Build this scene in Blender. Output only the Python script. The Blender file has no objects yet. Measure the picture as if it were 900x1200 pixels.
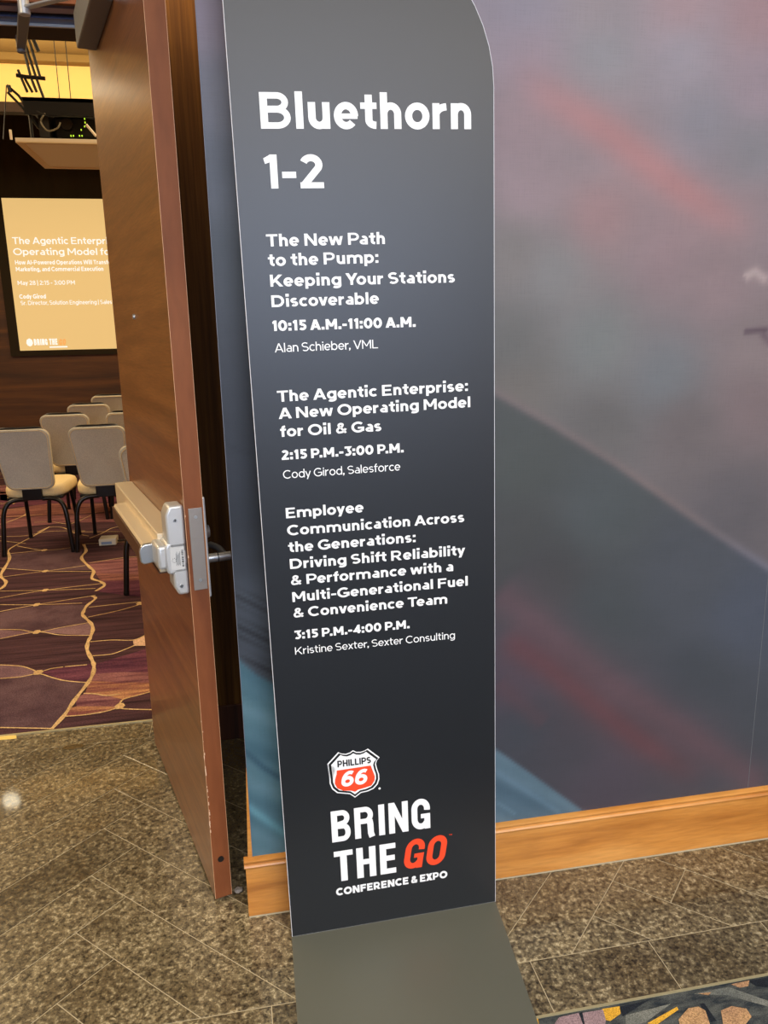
import bpy, bmesh, math, random
import numpy as np
from mathutils import Vector, Matrix
CAM_F=902.98; CAM_LOC=(0,-1.8050,1.5)
CAM_R=(0.982407, -0.185633, -0.020407); CAM_U=(0.061196, 0.216754, 0.974306); CAM_B=(-0.17644, -0.958414, 0.224301)
SHIELD=[(0.1436, 0.5093), (0.1514, 0.5045), (0.1619, 0.5021), (0.1726, 0.5045), (0.1802, 0.5093), (0.1884, 0.5039), (0.199, 0.5024), (0.2098, 0.5047), (0.2174, 0.5087), (0.2319, 0.4945), (0.246, 0.4808), (0.2386, 0.4729), (0.2361, 0.4638), (0.2387, 0.4493), (0.2429, 0.4344), (0.2431, 0.4201), (0.2382, 0.4065), (0.228, 0.3961), (0.2126, 0.3908), (0.1952, 0.3891), (0.1797, 0.3784), (0.1673, 0.3899), (0.1525, 0.3938), (0.1356, 0.3979), (0.1235, 0.4109), (0.1184, 0.427), (0.1186, 0.4388), (0.1224, 0.4523), (0.1278, 0.4632), (0.1255, 0.4717), (0.1155, 0.4813), (0.1299, 0.4955)]
SHIELD_RED=[(0.1376, 0.4606), (0.2224, 0.4623), (0.2247, 0.449), (0.2316, 0.4313), (0.2307, 0.4196), (0.2219, 0.4066), (0.2023, 0.4024), (0.1882, 0.4003), (0.1804, 0.3957), (0.171, 0.4), (0.1508, 0.4032), (0.1363, 0.4125), (0.131, 0.4251), (0.1322, 0.4367), (0.1367, 0.4502)]
SH_TXT=[(0.1387, 0.4686), (0.2244, 0.4679), (0.1389, 0.4861), (0.1439, 0.4149), (0.1726, 0.4129), (0.2167, 0.4121), (0.1533, 0.4559)]
VINES=[([(-1.219, 4.15), (-1.164, 3.941), (-1.163, 3.758), (-1.073, 3.523), (-1.018, 3.389), (-1.004, 3.233), (-0.935, 3.143), (-0.899, 3.056), (-0.935, 2.953)], 0.022), ([(-0.939, 2.856), (-0.911, 2.808), (-0.938, 2.687), (-0.939, 2.571), (-0.928, 2.513), (-0.869, 2.39), (-0.839, 2.293), (-0.831, 2.169), (-0.831, 2.099), (-0.816, 1.994), (-0.77, 1.857), (-0.751, 1.792), (-0.738, 1.692), (-0.745, 1.584), (-0.768, 1.437), (-0.783, 1.299), (-0.809, 1.183)], 0.02), ([(-1.722, 4.041), (-1.665, 3.846), (-1.629, 3.546), (-1.607, 3.424), (-1.541, 3.297), (-1.527, 3.187), (-1.545, 3.107)], 0.022), ([(-1.608, 4.816), (-1.661, 4.531), (-1.74, 4.18), (-1.722, 4.041)], 0.012), ([(-2.313, 6.255), (-2.215, 6.06), (-2.162, 5.885)], 0.02), ([(-1.962, 5.563), (-1.931, 5.377), (-1.962, 5.217), (-2.046, 5.016)], 0.014)]
THIN=[[(-1.926, 4.576), (-1.729, 4.55), (-1.571, 4.647), (-1.284, 4.586)], [(-1.887, 4.431), (-1.667, 4.295)], [(-1.712, 4.231), (-1.476, 4.047), (-1.289, 4.07)], [(-1.703, 4.013), (-1.476, 4.047)], [(-1.67, 3.636), (-1.35, 3.482)], [(-1.607, 3.406), (-1.35, 3.482)], [(-1.338, 3.479), (-1.1, 3.55)], [(-1.325, 3.468), (-1.029, 3.391)], [(-1.524, 3.101), (-1.248, 3.049), (-0.944, 3.006)], [(-1.486, 2.961), (-1.248, 3.049), (-0.919, 3.103)], [(-1.449, 2.829), (-1.234, 2.775), (-0.976, 2.741)], [(-1.415, 2.703), (-1.234, 2.775), (-0.921, 2.868)], [(-1.661, 4.643), (-1.605, 4.803), (-1.487, 4.753), (-1.352, 4.531), (-1.226, 4.403)], [(-1.206, 4.328), (-1.134, 4.472), (-1.09, 4.615), (-1.017, 4.672)], [(-1.332, 4.565), (-0.978, 4.48)], [(-1.208, 4.157), (-0.882, 4.136)], [(-1.083, 3.608), (-0.894, 3.679), (-0.768, 3.69)], [(-1.776, 5.023), (-1.636, 5.009), (-1.448, 4.894), (-1.318, 5.275)], [(-2.215, 5.635), (-1.971, 5.603)], [(-2.128, 5.316), (-1.778, 5.334)], [(-1.333, 2.4), (-1.221, 2.368), (-1.127, 2.313), (-1.019, 2.35), (-0.878, 2.393)], [(-1.293, 2.257), (-1.127, 2.313), (-0.996, 2.24), (-0.84, 2.195)], [(-0.923, 2.654), (-0.756, 2.671), (-0.636, 2.678)], [(-0.898, 2.483), (-0.74, 2.556), (-0.632, 2.635)], [(-0.82, 2.103), (-0.719, 2.102), (-0.606, 2.075), (-0.553, 2.126)], [(-0.779, 1.911), (-0.691, 1.911), (-0.64, 1.948), (-0.589, 2.0)], [(-1.196, 1.901), (-1.095, 1.863), (-1.029, 1.808), (-0.994, 1.771), (-0.943, 1.798), (-0.891, 1.805)], [(-0.884, 1.807), (-0.784, 1.806)], [(-1.152, 1.737), (-1.063, 1.735), (-0.989, 1.751), (-0.922, 1.698), (-0.852, 1.645), (-0.748, 1.599)], [(-0.743, 1.489), (-0.69, 1.471), (-0.643, 1.444), (-0.587, 1.444)], [(-0.57, 1.319), (-0.571, 1.367), (-0.559, 1.393), (-0.512, 1.413), (-0.456, 1.439)], [(-0.779, 1.284), (-0.699, 1.28), (-0.62, 1.292), (-0.57, 1.319)], [(-0.57, 1.319), (-0.546, 1.297), (-0.433, 1.264)], [(-1.017, 1.244), (-0.812, 1.189)]]
NODES=[(-1.476, 4.047), (-1.344, 3.48), (-1.248, 3.049), (-1.234, 2.775), (-1.127, 2.313), (-0.993, 1.767), (-0.569, 1.327), (-0.638, 2.648)]
PATCHES=[('purple', [(-0.753, 1.802), (-0.517, 1.945), (-0.471, 1.648), (-0.62, 1.683), (-0.738, 1.692)]), ('plum', [(-0.738, 1.692), (-0.62, 1.683), (-0.471, 1.648), (-0.456, 1.534), (-0.604, 1.569), (-0.74, 1.619)]), ('ochre', [(-0.74, 1.619), (-0.604, 1.569), (-0.456, 1.534), (-0.45, 1.437), (-0.565, 1.39), (-0.644, 1.449), (-0.737, 1.496)]), ('plum', [(-0.737, 1.496), (-0.644, 1.449), (-0.569, 1.39), (-0.57, 1.319), (-0.642, 1.344), (-0.749, 1.368), (-0.768, 1.437)]), ('ochre', [(-0.749, 1.368), (-0.574, 1.352), (-0.57, 1.319), (-0.634, 1.292), (-0.776, 1.283), (-0.774, 1.358)]), ('mauve', [(-1.127, 2.313), (-0.877, 2.387), (-0.839, 2.293), (-0.84, 2.195)]), ('mauve', [(-1.333, 2.4), (-1.127, 2.313), (-1.293, 2.257)]), ('mauve', [(-1.196, 1.901), (-1.095, 1.863), (-0.994, 1.771), (-1.063, 1.735), (-1.152, 1.737)]), ('grape', [(-1.15, 1.733), (-0.988, 1.747), (-0.851, 1.641), (-0.748, 1.599), (-0.768, 1.437), (-0.783, 1.299), (-0.811, 1.19), (-1.018, 1.247)]), ('tan', [(-0.606, 2.068), (-0.544, 2.124), (-0.525, 1.98), (-0.593, 1.996)]), ('purple', [(-0.982, 1.768), (-0.891, 1.801), (-0.758, 1.813), (-0.739, 1.673), (-0.749, 1.603), (-0.852, 1.645)]), ('grape', [(-1.411, 2.687), (-1.23, 2.759), (-0.951, 2.705), (-0.926, 2.512), (-0.878, 2.393), (-1.13, 2.326), (-1.334, 2.406)]), ('plum', [(-1.136, 3.622), (-0.778, 3.68), (-0.716, 3.43), (-0.693, 3.228), (-1.0, 3.345), (-1.027, 3.41), (-1.073, 3.523)]), ('rust', [(-1.0, 3.345), (-0.695, 3.248), (-0.68, 3.114), (-0.938, 3.162)]), ('purple', [(-0.927, 3.159), (-0.68, 3.114), (-0.639, 2.766), (-0.935, 2.953), (-0.899, 3.056)]), ('grape', [(-1.696, 3.988), (-1.47, 4.022), (-1.284, 4.044), (-1.195, 3.949), (-1.16, 3.758), (-1.036, 3.433), (-1.352, 3.494), (-1.623, 3.624)]), ('rust', [(-2.122, 5.295), (-1.766, 5.283), (-1.318, 5.275), (-1.12, 5.325), (-1.163, 5.637), (-1.811, 5.823), (-2.215, 5.635)]), ('plum', [(-2.001, 4.852), (-2.112, 5.259), (-1.761, 5.261), (-1.105, 5.214), (-1.053, 4.835), (-1.484, 4.942)]), ('purple', [(-2.237, 5.715), (-2.429, 6.419), (-2.173, 6.712), (-1.274, 6.444), (-1.175, 5.719), (-1.956, 5.787)]), ('rust', [(-2.442, 6.468), (-2.51, 6.717), (-1.852, 6.812), (-1.821, 6.655)])]
LPATCH=[('mauve', [(0.605, -0.481), (0.621, -0.468), (0.669, -0.466), (0.665, -0.497), (0.645, -0.526)]), ('mauve', [(0.677, -0.468), (0.726, -0.469), (0.719, -0.498), (0.7, -0.523), (0.664, -0.516)]), ('gold', [(0.724, -0.467), (0.767, -0.468), (0.76, -0.487), (0.728, -0.5), (0.716, -0.493)]), ('gold', [(0.805, -0.522), (0.893, -0.496), (0.892, -0.504), (0.825, -0.529)]), ('tan', [(0.878, -0.527), (0.916, -0.505), (0.94, -0.506), (0.949, -0.519), (0.939, -0.551), (0.915, -0.582), (0.861, -0.571)]), ('tan', [(0.983, -0.526), (1.013, -0.52), (1.042, -0.533), (1.04, -0.554), (0.99, -0.583), (0.961, -0.57)]), ('tan', [(1.049, -0.466), (1.098, -0.465), (1.085, -0.479), (1.062, -0.479)]), ('tan', [(0.96, -0.474), (0.991, -0.477), (0.98, -0.483)]), ('gold', [(0.555, -0.463), (0.574, -0.461), (0.57, -0.478), (0.554, -0.474)]), ('line', [(0.669, -0.466), (0.68, -0.465), (0.664, -0.516), (0.656, -0.514)]), ('line', [(0.947, -0.5), (0.958, -0.5), (0.958, -0.548), (0.944, -0.548)]), ('line', [(1.094, -0.466), (1.17, -0.465), (1.145, -0.497), (1.103, -0.484)]), ('grey', [(0.769, -0.493), (0.884, -0.486), (0.803, -0.519), (0.753, -0.523)]), ('grey', [(0.95, -0.472), (1.039, -0.471), (1.103, -0.524), (1.093, -0.538), (1.024, -0.492)]), ('line', [(0.767, -0.47), (0.839, -0.467), (0.795, -0.483), (0.761, -0.495)])]
MUP=[((0.68, 2.192), (140, 135, 148)), ((0.841, 2.2), (150, 140, 145)), ((1.048, 2.21), (165, 140, 145)), ((1.243, 2.219), (165, 135, 140)), ((0.682, 2.108), (150, 135, 145)), ((0.845, 2.097), (140, 142, 148)), ((1.055, 2.123), (150, 145, 155)), ((1.259, 2.058), (150, 135, 145)), ((0.853, 1.918), (138, 128, 134)), ((1.111, 1.961), (130, 130, 140)), ((1.251, 1.907), (125, 125, 132)), ((0.645, 1.949), (145, 125, 130)), ((0.689, 1.824), (150, 130, 135)), ((0.86, 1.769), (150, 120, 122)), ((1.042, 1.672), (140, 120, 125)), ((1.264, 1.772), (140, 125, 130)), ((1.185, 1.611), (135, 118, 122)), ((1.322, 1.421), (130, 118, 120)), ((0.65, 1.673), (120, 115, 112)), ((0.757, 1.634), (125, 125, 125)), ((0.653, 1.478), (100, 100, 98)), ((0.873, 1.473), (115, 120, 120)), ((1.061, 1.385), (110, 115, 120)), ((0.655, 1.366), (110, 105, 100)), ((0.882, 1.263), (100, 98, 98)), ((1.118, 1.254), (105, 98, 100)), ((1.308, 1.312), (118, 105, 108)), ((1.285, 1.018), (95, 92, 97)), ((-0.021, 2.127), (135, 125, 140)), ((-0.02, 2.015), (110, 112, 125)), ((-0.023, 1.849), (85, 92, 105)), ((-0.017, 1.675), (72, 80, 90)), ((-0.007, 1.398), (62, 68, 78))]  # print colours that include the light falling off down the wall
MDN=[((0.659, 1.166), (75, 80, 78)), ((0.892, 1.042), (75, 82, 85)), ((1.148, 0.837), (75, 80, 88)), ((1.365, 0.72), (75, 82, 95)), ((0.662, 1.012), (70, 72, 72)), ((0.905, 0.761), (68, 74, 78)), ((1.223, 0.53), (68, 73, 80)), ((0.757, 0.869), (70, 70, 72)), ((0.669, 0.59), (80, 72, 82)), ((0.795, 0.425), (72, 70, 78)), ((0.72, 0.459), (65, 70, 78)), ((0.98, 0.242), (75, 70, 80)), ((1.19, 0.268), (72, 72, 80)), ((1.403, 0.322), (70, 75, 82)), ((-0.01, 1.181), (48, 53, 62)), ((-0.015, 1.099), (45, 50, 58)), ((-0.002, 0.994), (55, 60, 68)), ((0.012, 0.885), (75, 82, 92))]
MLN={'pink': [(0.603, 2.091), (0.725, 2.022), (0.895, 1.937), (1.053, 1.838), (1.195, 1.761), (1.318, 1.702)], 'edge': [(-0.077, 1.622), (0.044, 1.453), (0.32, 1.446), (0.612, 1.353), (0.769, 1.264), (0.934, 1.163), (1.187, 0.989), (1.405, 0.846), (1.578, 0.739)], 'red1': [(0.618, 0.857), (0.761, 0.726), (0.913, 0.589), (1.181, 0.39), (1.475, 0.16)], 'red2': [(0.625, 0.735), (0.764, 0.629), (0.917, 0.487), (1.051, 0.372), (1.276, 0.201)], 'red3': [(0.626, 0.595), (0.769, 0.453)], 'teal': [(-0.058, 0.748), (0.001, 0.685), (0.093, 0.618), (0.321, 0.52), (0.619, 0.406), (0.723, 0.317), (0.89, 0.171), (0.933, 0.126)], 'dk': [(-0.041, 0.48), (0.007, 0.425), (0.081, 0.362)], 'lt': [(-0.042, 0.322), (0.054, 0.225)], 'cloud': [(1.259, 1.621), (1.289, 1.635), (1.322, 1.614)], 'bird': [(1.272, 1.488), (1.339, 1.493)], 'bird2': [(1.323, 1.485), (1.35, 1.459)], 'tl1': [(0.63, 0.33), (0.828, 0.169)], 'tl2': [(0.631, 0.238), (0.689, 0.19)], 'sm': [(-0.04, 1.262), (0.032, 1.229)]}
SCR_TL=(-2.963, 3.388)
SCR_BL=(-2.954, 1.384)
SCRT=[('The Agentic Enterprise', (-2.884, 2.801), (-1.71, 2.801)), ('Operating Model for Oil', (-2.89, 2.658), (-1.69, 2.655)), ('How AI-Powered Operations Will Transform', (-2.883, 2.535), (-1.691, 2.53)), ('Marketing, and Commercial Execution', (-2.883, 2.446), (-1.74, 2.439)), ('May 28 | 2:15 - 3:00 PM', (-2.882, 2.266), (-2.136, 2.266)), ('Cody Girod', (-2.882, 2.085), (-2.537, 2.087)), ('Sr. Director, Solution Engineering | Salesforce', (-2.875, 2.0), (-1.686, 1.99))]
SCRL=[(-2.82, 1.475), (-2.743, 1.455), (-2.45, 1.449), (-2.416, 1.448), (-2.337, 1.446), (-2.565, 1.434), (-2.327, 1.428), (-2.734, 1.537)]
ARMS=[[(-1.407, 3.628), (-1.377, 3.428), (-1.347, 3.325)], [(-1.381, 3.601), (-1.341, 3.43), (-1.294, 3.256)], [(-1.345, 3.602), (-1.311, 3.431)], [(-1.461, 3.472), (-1.413, 3.323)], [(-1.425, 3.427), (-1.377, 3.324)], [(-1.551, 3.365), (-1.476, 3.297), (-1.386, 3.136), (-1.327, 3.018)], [(-1.551, 3.318), (-1.44, 3.193), (-1.363, 3.077)], [(-1.33, 3.682), (-1.303, 3.604)], [(-1.477, 3.436), (-1.413, 3.427), (-1.341, 3.424), (-1.276, 3.42)], [(-1.539, 3.365), (-1.533, 3.319)]]
RODS=[[(-1.182, 3.666), (-1.189, 3.33)], [(-1.098, 3.669), (-1.109, 3.332)], [(-1.555, 3.336), (-1.573, 3.042)]]
PTS={'peg0': (-1.49, 2.964), 'peg1': (-1.491, 2.908), 'led1': (-1.217, 3.819)}
LEDS=[(-0.978, 3.077), (-0.977, 3.052), (-0.983, 3.026), (-1.084, 2.96), (-1.067, 2.961), (-1.025, 2.962), (-1.007, 2.962), (-1.009, 3.002)]
PBOX=[(-1.102, 4.177), (-0.983, 4.171), (-0.958, 4.061), (-1.078, 4.068)]
YGLINT=[(-1.006, 1.17), (-0.936, 1.165), (-0.928, 1.138), (-0.998, 1.141)]
STRIKE=(-0.696, 1.021)
MURAL_GAIN = 0.76
C = bpy.context.scene.collection
SC = bpy.context.scene
R = math.radians
rng = random.Random(7)

# ---------------------------------------------------------------- camera
cam_d = bpy.data.cameras.new('camera'); cam = bpy.data.objects.new('camera', cam_d); C.objects.link(cam)
cam_d.sensor_fit = 'VERTICAL'; cam_d.sensor_height = 36.0; cam_d.lens = 36.0*CAM_F/1200.0
cam_d.clip_start = 0.05; cam_d.clip_end = 60
_m = Matrix((CAM_R, CAM_U, CAM_B)).transposed().to_4x4(); _m.translation = Vector(CAM_LOC); cam.matrix_world = _m
SC.camera = cam
# ---------------------------------------------------------------- world, exposure
w = bpy.data.worlds.new('world'); SC.world = w; w.use_nodes = True
w.node_tree.nodes['Background'].inputs[0].default_value = (0.75, 0.85, 1.0, 1); w.node_tree.nodes['Background'].inputs[1].default_value = 0.15
SC.view_settings.view_transform = 'Standard'; SC.view_settings.look = 'None'
SC.view_settings.gamma = 1.0; SC.view_settings.use_curve_mapping = False
SC.view_settings.exposure = 0.0
def area(name, loc, rot, sx, sy, power, col):
    d = bpy.data.lights.new(name, 'AREA'); d.shape = 'RECTANGLE'; d.size = sx; d.size_y = sy; d.energy = power; d.color = col
    o = bpy.data.objects.new(name, d); C.objects.link(o); o.location = loc; o.rotation_euler = rot; return o
# lobby: warm ceiling coffers, tall daylight windows on the far side; room: warm ceiling lamps
area('lobby_coffer_light', (1.2, -3.6, 3.17), (0, 0, 0), 4.2, 3.0, 290, (1.0, 0.90, 0.78))
area('lobby_coffer_light', (-2.7, -1.3, 3.17), (0, 0, 0), 1.4, 1.6, 105, (1.0, 0.80, 0.50))
area('lobby_window_light', (0.8, -6.85, 2.25), (R(90), 0, 0), 4.0, 1.5, 215, (0.62, 0.74, 1.0))
area('alcove_fill_light', (-.22, 0.80, 2.78), (0, 0, 0), .14, 0.1, 3.2, (1.0, 0.74, 0.42))  # unseen lamp added to brighten the top of the alcove
area('room_ceiling_light', (-4.1, 4.4, 4.42), (0, 0, 0), 1.6, 3.0, 190, (1.0, 0.78, 0.48))
area('room_ceiling_light', (.6, 4.0, 4.42), (0, 0, 0), 1.8, 3.0, 120, (1.0, 0.78, 0.48))
area('room_ceiling_light', (2.6, 6.0, 4.42), (0, 0, 0), 2.0, 2.0, 60, (1.0, 0.72, 0.38))
area('cove_light', (-1.0, 7.2, 4.3), (R(80), 0, 0), 5.0, 0.15, 34, (1.0, 0.80, 0.46))

# ---------------------------------------------------------------- helpers
def srgb(r, g, b):
    f = lambda c: (c/255/12.92) if c/255 <= .04045 else ((c/255+.055)/1.055)**2.4
    return (f(r), f(g), f(b), 1.0)
def mat(name, col, rough=.5, metal=0.0, emit=None, es=0.0, coat=0.0, spec=.5, bump=0.0, bscale=200, cr=.15):
    m = bpy.data.materials.new(name); m.use_nodes = True; nt = m.node_tree; b = nt.nodes['Principled BSDF']
    b.inputs['Base Color'].default_value = col; b.inputs['Roughness'].default_value = rough; b.inputs['Metallic'].default_value = metal
    b.inputs['Coat Weight'].default_value = coat; b.inputs['Coat Roughness'].default_value = cr; b.inputs['Specular IOR Level'].default_value = spec
    if emit: b.inputs['Emission Color'].default_value = emit; b.inputs['Emission Strength'].default_value = es
    if bump:
        n = nt.nodes.new('ShaderNodeTexNoise'); n.inputs['Scale'].default_value = bscale; n.inputs['Detail'].default_value = 3
        tc = nt.nodes.new('ShaderNodeTexCoord'); nt.links.new(tc.outputs['Object'], n.inputs['Vector'])
        bp = nt.nodes.new('ShaderNodeBump'); bp.inputs['Strength'].default_value = bump; bp.inputs['Distance'].default_value = .002
        nt.links.new(n.outputs['Fac'], bp.inputs['Height']); nt.links.new(bp.outputs['Normal'], b.inputs['Normal'])
    return m
def node(nt, t, **kw):
    n = nt.nodes.new(t)
    for k, v in kw.items():
        if k in n.inputs: n.inputs[k].default_value = v
        else: setattr(n, k, v)
    return n
def ramp(nt, src, stops):
    r = nt.nodes.new('ShaderNodeValToRGB'); e = r.color_ramp.elements
    while len(e) < len(stops): e.new(.5)
    for i, (p, c) in enumerate(stops): e[i].position = p; e[i].color = c
    nt.links.new(src, r.inputs['Fac']); return r.outputs['Color']
def mixc(nt, a, b, fac, mode='MIX'):
    m = nt.nodes.new('ShaderNodeMix'); m.data_type = 'RGBA'; m.blend_type = mode
    for s, v in ((m.inputs[0], fac), (m.inputs[6], a), (m.inputs[7], b)):
        if hasattr(v, 'is_output'): nt.links.new(v, s)
        else: s.default_value = v
    return m.outputs[2]
def coords(nt, scale=(1, 1, 1), rot=(0, 0, 0), space='Object'):
    tc = nt.nodes.new('ShaderNodeTexCoord'); mp = nt.nodes.new('ShaderNodeMapping')
    mp.inputs['Scale'].default_value = scale; mp.inputs['Rotation'].default_value = rot
    nt.links.new(tc.outputs[space], mp.inputs['Vector']); return mp.outputs['Vector']
def wood(name, dark, mid, light, scale=(1, 1, 1), rot=(0, 0, 0), rough=.35, coat=.3, fine=1.0, cr=.15, spec=.5):
    """veneer: stretched noise gives long figure and fine pores; scale is small along the grain"""
    m = mat(name, mid, rough, coat=coat, cr=cr, spec=spec); nt = m.node_tree; b = nt.nodes['Principled BSDF']
    v = coords(nt, scale, rot)
    n1 = node(nt, 'ShaderNodeTexNoise', Scale=1.0, Detail=4, Distortion=.6); nt.links.new(v, n1.inputs['Vector'])
    n2 = node(nt, 'ShaderNodeTexNoise', Scale=9.0, Detail=5, Distortion=.15); nt.links.new(v, n2.inputs['Vector'])
    c = ramp(nt, n1.outputs['Fac'], [(.3, dark), (.5, mid), (.72, light)])
    c2 = ramp(nt, n2.outputs['Fac'], [(.35, (1-.38*fine, 1-.42*fine, 1-.45*fine, 1)), (.6, (1, 1, 1, 1))])
    nt.links.new(mixc(nt, c, c2, 1.0, 'MULTIPLY'), b.inputs['Base Color'])
    bp = node(nt, 'ShaderNodeBump', Strength=.08, Distance=.001); nt.links.new(n2.outputs['Fac'], bp.inputs['Height']); nt.links.new(bp.outputs['Normal'], b.inputs['Normal'])
    return m
def quad_faces(bm, vs, fs):
    v = [bm.verts.new(p) for p in vs]
    for f in fs:
        try: bm.faces.new([v[i] for i in f])
        except ValueError: pass
def box(bm, x0, x1, y0, y1, z0, z1):
    quad_faces(bm, [(x0,y0,z0),(x1,y0,z0),(x1,y1,z0),(x0,y1,z0),(x0,y0,z1),(x1,y0,z1),(x1,y1,z1),(x0,y1,z1)],
        [(0,3,2,1),(4,5,6,7),(0,1,5,4),(1,2,6,5),(2,3,7,6),(3,0,4,7)])
def prism(bm, pts, axis, a, b):
    """extrude a 2-D outline along axis; pts are the other two coordinates in order"""
    def P(p, t):
        if axis == 'z': return (p[0], p[1], t)
        if axis == 'y': return (p[0], t, p[1])
        return (t, p[0], p[1])
    lo = [bm.verts.new(P(p, a)) for p in pts]; hi = [bm.verts.new(P(p, b)) for p in pts]; n = len(pts)
    bm.faces.new(lo[::-1]); bm.faces.new(hi)
    for i in range(n): bm.faces.new((lo[i], lo[(i+1) % n], hi[(i+1) % n], hi[i]))
def tube(bm, pts, r, seg=10, caps=True, rs=None):
    pts = [Vector(p) for p in pts]; rings = []; up = Vector((0.13, 0.29, 1)).normalized()
    for i, p in enumerate(pts):
        t = (pts[min(i+1, len(pts)-1)] - pts[max(i-1, 0)]).normalized()
        a = t.cross(up)
        if a.length < .05: a = t.cross(Vector((1, 0, 0)))
        a.normalize(); b = t.cross(a).normalized(); rr = rs[i] if rs else r
        rings.append([bm.verts.new(p + a*math.cos(k*2*math.pi/seg)*rr + b*math.sin(k*2*math.pi/seg)*rr) for k in range(seg)])
    for A_, B_ in zip(rings, rings[1:]):
        for k in range(seg): bm.faces.new((A_[k], A_[(k+1) % seg], B_[(k+1) % seg], B_[k]))
    if caps: bm.faces.new(rings[0][::-1]); bm.faces.new(rings[-1])
def smooth_path(pts, n=6):
    pts = [Vector(p) for p in pts]; out = []
    for i in range(len(pts)-1):
        p0 = pts[max(i-1, 0)]; p1 = pts[i]; p2 = pts[i+1]; p3 = pts[min(i+2, len(pts)-1)]
        for k in range(n):
            t = k/n
            out.append(.5*((2*p1)+(p2-p0)*t+(2*p0-5*p1+4*p2-p3)*t*t+(3*p1-p0-3*p2+p3)*t**3))
    out.append(pts[-1]); return out
def obj(name, bm, m, parent=None, bevel=0, seg=2, smooth=False, loc=None):
    bmesh.ops.recalc_face_normals(bm, faces=bm.faces[:])
    me = bpy.data.meshes.new(name); bm.to_mesh(me); bm.free(); me.materials.append(m)
    o = bpy.data.objects.new(name, me); C.objects.link(o)
    if parent: o.parent = parent
    if loc: o.location = loc
    if bevel:
        md = o.modifiers.new('bevel', 'BEVEL'); md.width = bevel; md.segments = seg; md.limit_method = 'ANGLE'; md.angle_limit = R(40)
    if smooth:
        for p in me.polygons: p.use_smooth = True
        if bevel or smooth == 'auto': 
            try: me.set_sharp_from_angle(angle=R(45))
            except Exception: pass
    return o
def empty(name, loc=(0, 0, 0), rz=0):
    o = bpy.data.objects.new(name, None); C.objects.link(o); o.location = loc; o.rotation_euler = (0, 0, rz); o.empty_display_size = .1; return o
def tag(o, label=None, cat=None, group=None, kind=None):
    if label: o['label'] = label
    if cat: o['category'] = cat
    if group: o['group'] = group
    if kind: o['kind'] = kind
    return o
def boxo(name, m, parent, *b, bevel=0, **k):
    bm = bmesh.new(); box(bm, *b); return obj(name, bm, m, parent, bevel=bevel, **k)

# ---------------------------------------------------------------- materials
M = {}
M['door'] = wood('door_veneer', srgb(104,58,30), srgb(122,72,38), srgb(140,88,48), (1.5, 1.5, 26), (R(0), R(-32), 0), rough=.42, coat=.5, fine=.75, cr=.25)
M['edge'] = wood('door_edge_wood', srgb(108,58,28), srgb(124,70,36), srgb(140,84,46), (6, 6, 1.5), rough=.6, coat=0, fine=.3, spec=.3)
M['jamb'] = wood('jamb_wood', srgb(60,28,10), srgb(86,44,18), srgb(112,62,26), (30, 30, .8), rough=.6, coat=.0, fine=.6)
M['alcove'] = wood('alcove_wood', srgb(70,42,14), srgb(104,66,24), srgb(134,90,36), (30, 30, .8), rough=.7, coat=0, fine=.5, spec=.2)
M['oak'] = wood('base_wood', srgb(166,104,38), srgb(194,130,56), srgb(208,148,74), (1.6, 8, 16), rough=.38, coat=.25, fine=.4)
M['backwood'] = wood('stage_wall_wood', srgb(60,32,8), srgb(84,48,14), srgb(106,64,22), (.5, 6, 8), rough=.6, coat=.0, fine=.5)
M['white_edge'] = mat('foam_white_edge', srgb(225,226,230), .5)
M['print_white'] = mat('white_print', srgb(240,242,242), .5)
M['print_black'] = mat('black_print', srgb(20,22,24), .5)
M['print_orange'] = mat('orange_print', srgb(240,72,34), .5)
M['plate'] = mat('base_plate_paint', srgb(98,100,90), .42, metal=.25, bump=.05, bscale=900)
M['steel'] = mat('satin_steel', srgb(188,190,190), .32, metal=.9)
M['alu'] = mat('painted_aluminium', srgb(196,196,194), .4, metal=.55)
M['champagne'] = mat('champagne_paint', srgb(222,204,172), .42, metal=.35)
M['bronze'] = mat('dull_bronze', srgb(92,64,46), .45, metal=.4)
M['latch'] = mat('worn_latch_steel', srgb(150,142,134), .45, metal=.7, bump=.2, bscale=120)
M['closer_grey'] = mat('closer_grey_paint', srgb(118,116,114), .45, metal=.35)
M['dark_metal'] = mat('dark_metal', srgb(26,22,20), .4, metal=.5)
M['black'] = mat('black_cloth', srgb(44,36,24), .9, spec=.2)
M['rig'] = mat('black_rig_paint', srgb(12,11,10), .5)
M['fabric'] = None
M['legs'] = mat('black_chair_frame', srgb(22,17,15), .32, metal=.3)
M['grout'] = mat('grout', srgb(176,164,136), .8)
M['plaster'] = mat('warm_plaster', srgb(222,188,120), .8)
M['cove'] = mat('cove_plaster', srgb(246,206,132), .75)
M['ceil_lobby'] = mat('lobby_ceiling_paint', srgb(226,220,208), .8)
M['wall_lobby'] = mat('lobby_wall_paint', srgb(186,170,150), .75)
M['panel_white'] = mat('closure_panel_paint', srgb(240,226,204), .6)
M['strip'] = mat('metal_transition_strip', srgb(200,190,150), .35, metal=.6)
M['led'] = mat('green_indicator', srgb(190,240,60), .5, emit=srgb(190,245,60), es=.8)
M['lamp'] = mat('lamp_diffuser', srgb(255,240,210), .5, emit=srgb(255,236,190), es=9)
M['lamp_room'] = mat('room_lamp_diffuser', srgb(255,220,150), .5, emit=srgb(255,225,150), es=14)
M['window'] = mat('window_glass', srgb(200,215,240), .3, emit=srgb(180,205,245), es=2.0)
M['screen'] = mat('projected_screen', srgb(120,100,70), .7, emit=srgb(222,184,118), es=1.0)
M['screen_text'] = mat('projected_white', srgb(120,120,110), .7, emit=srgb(255,250,240), es=.95)
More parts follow.
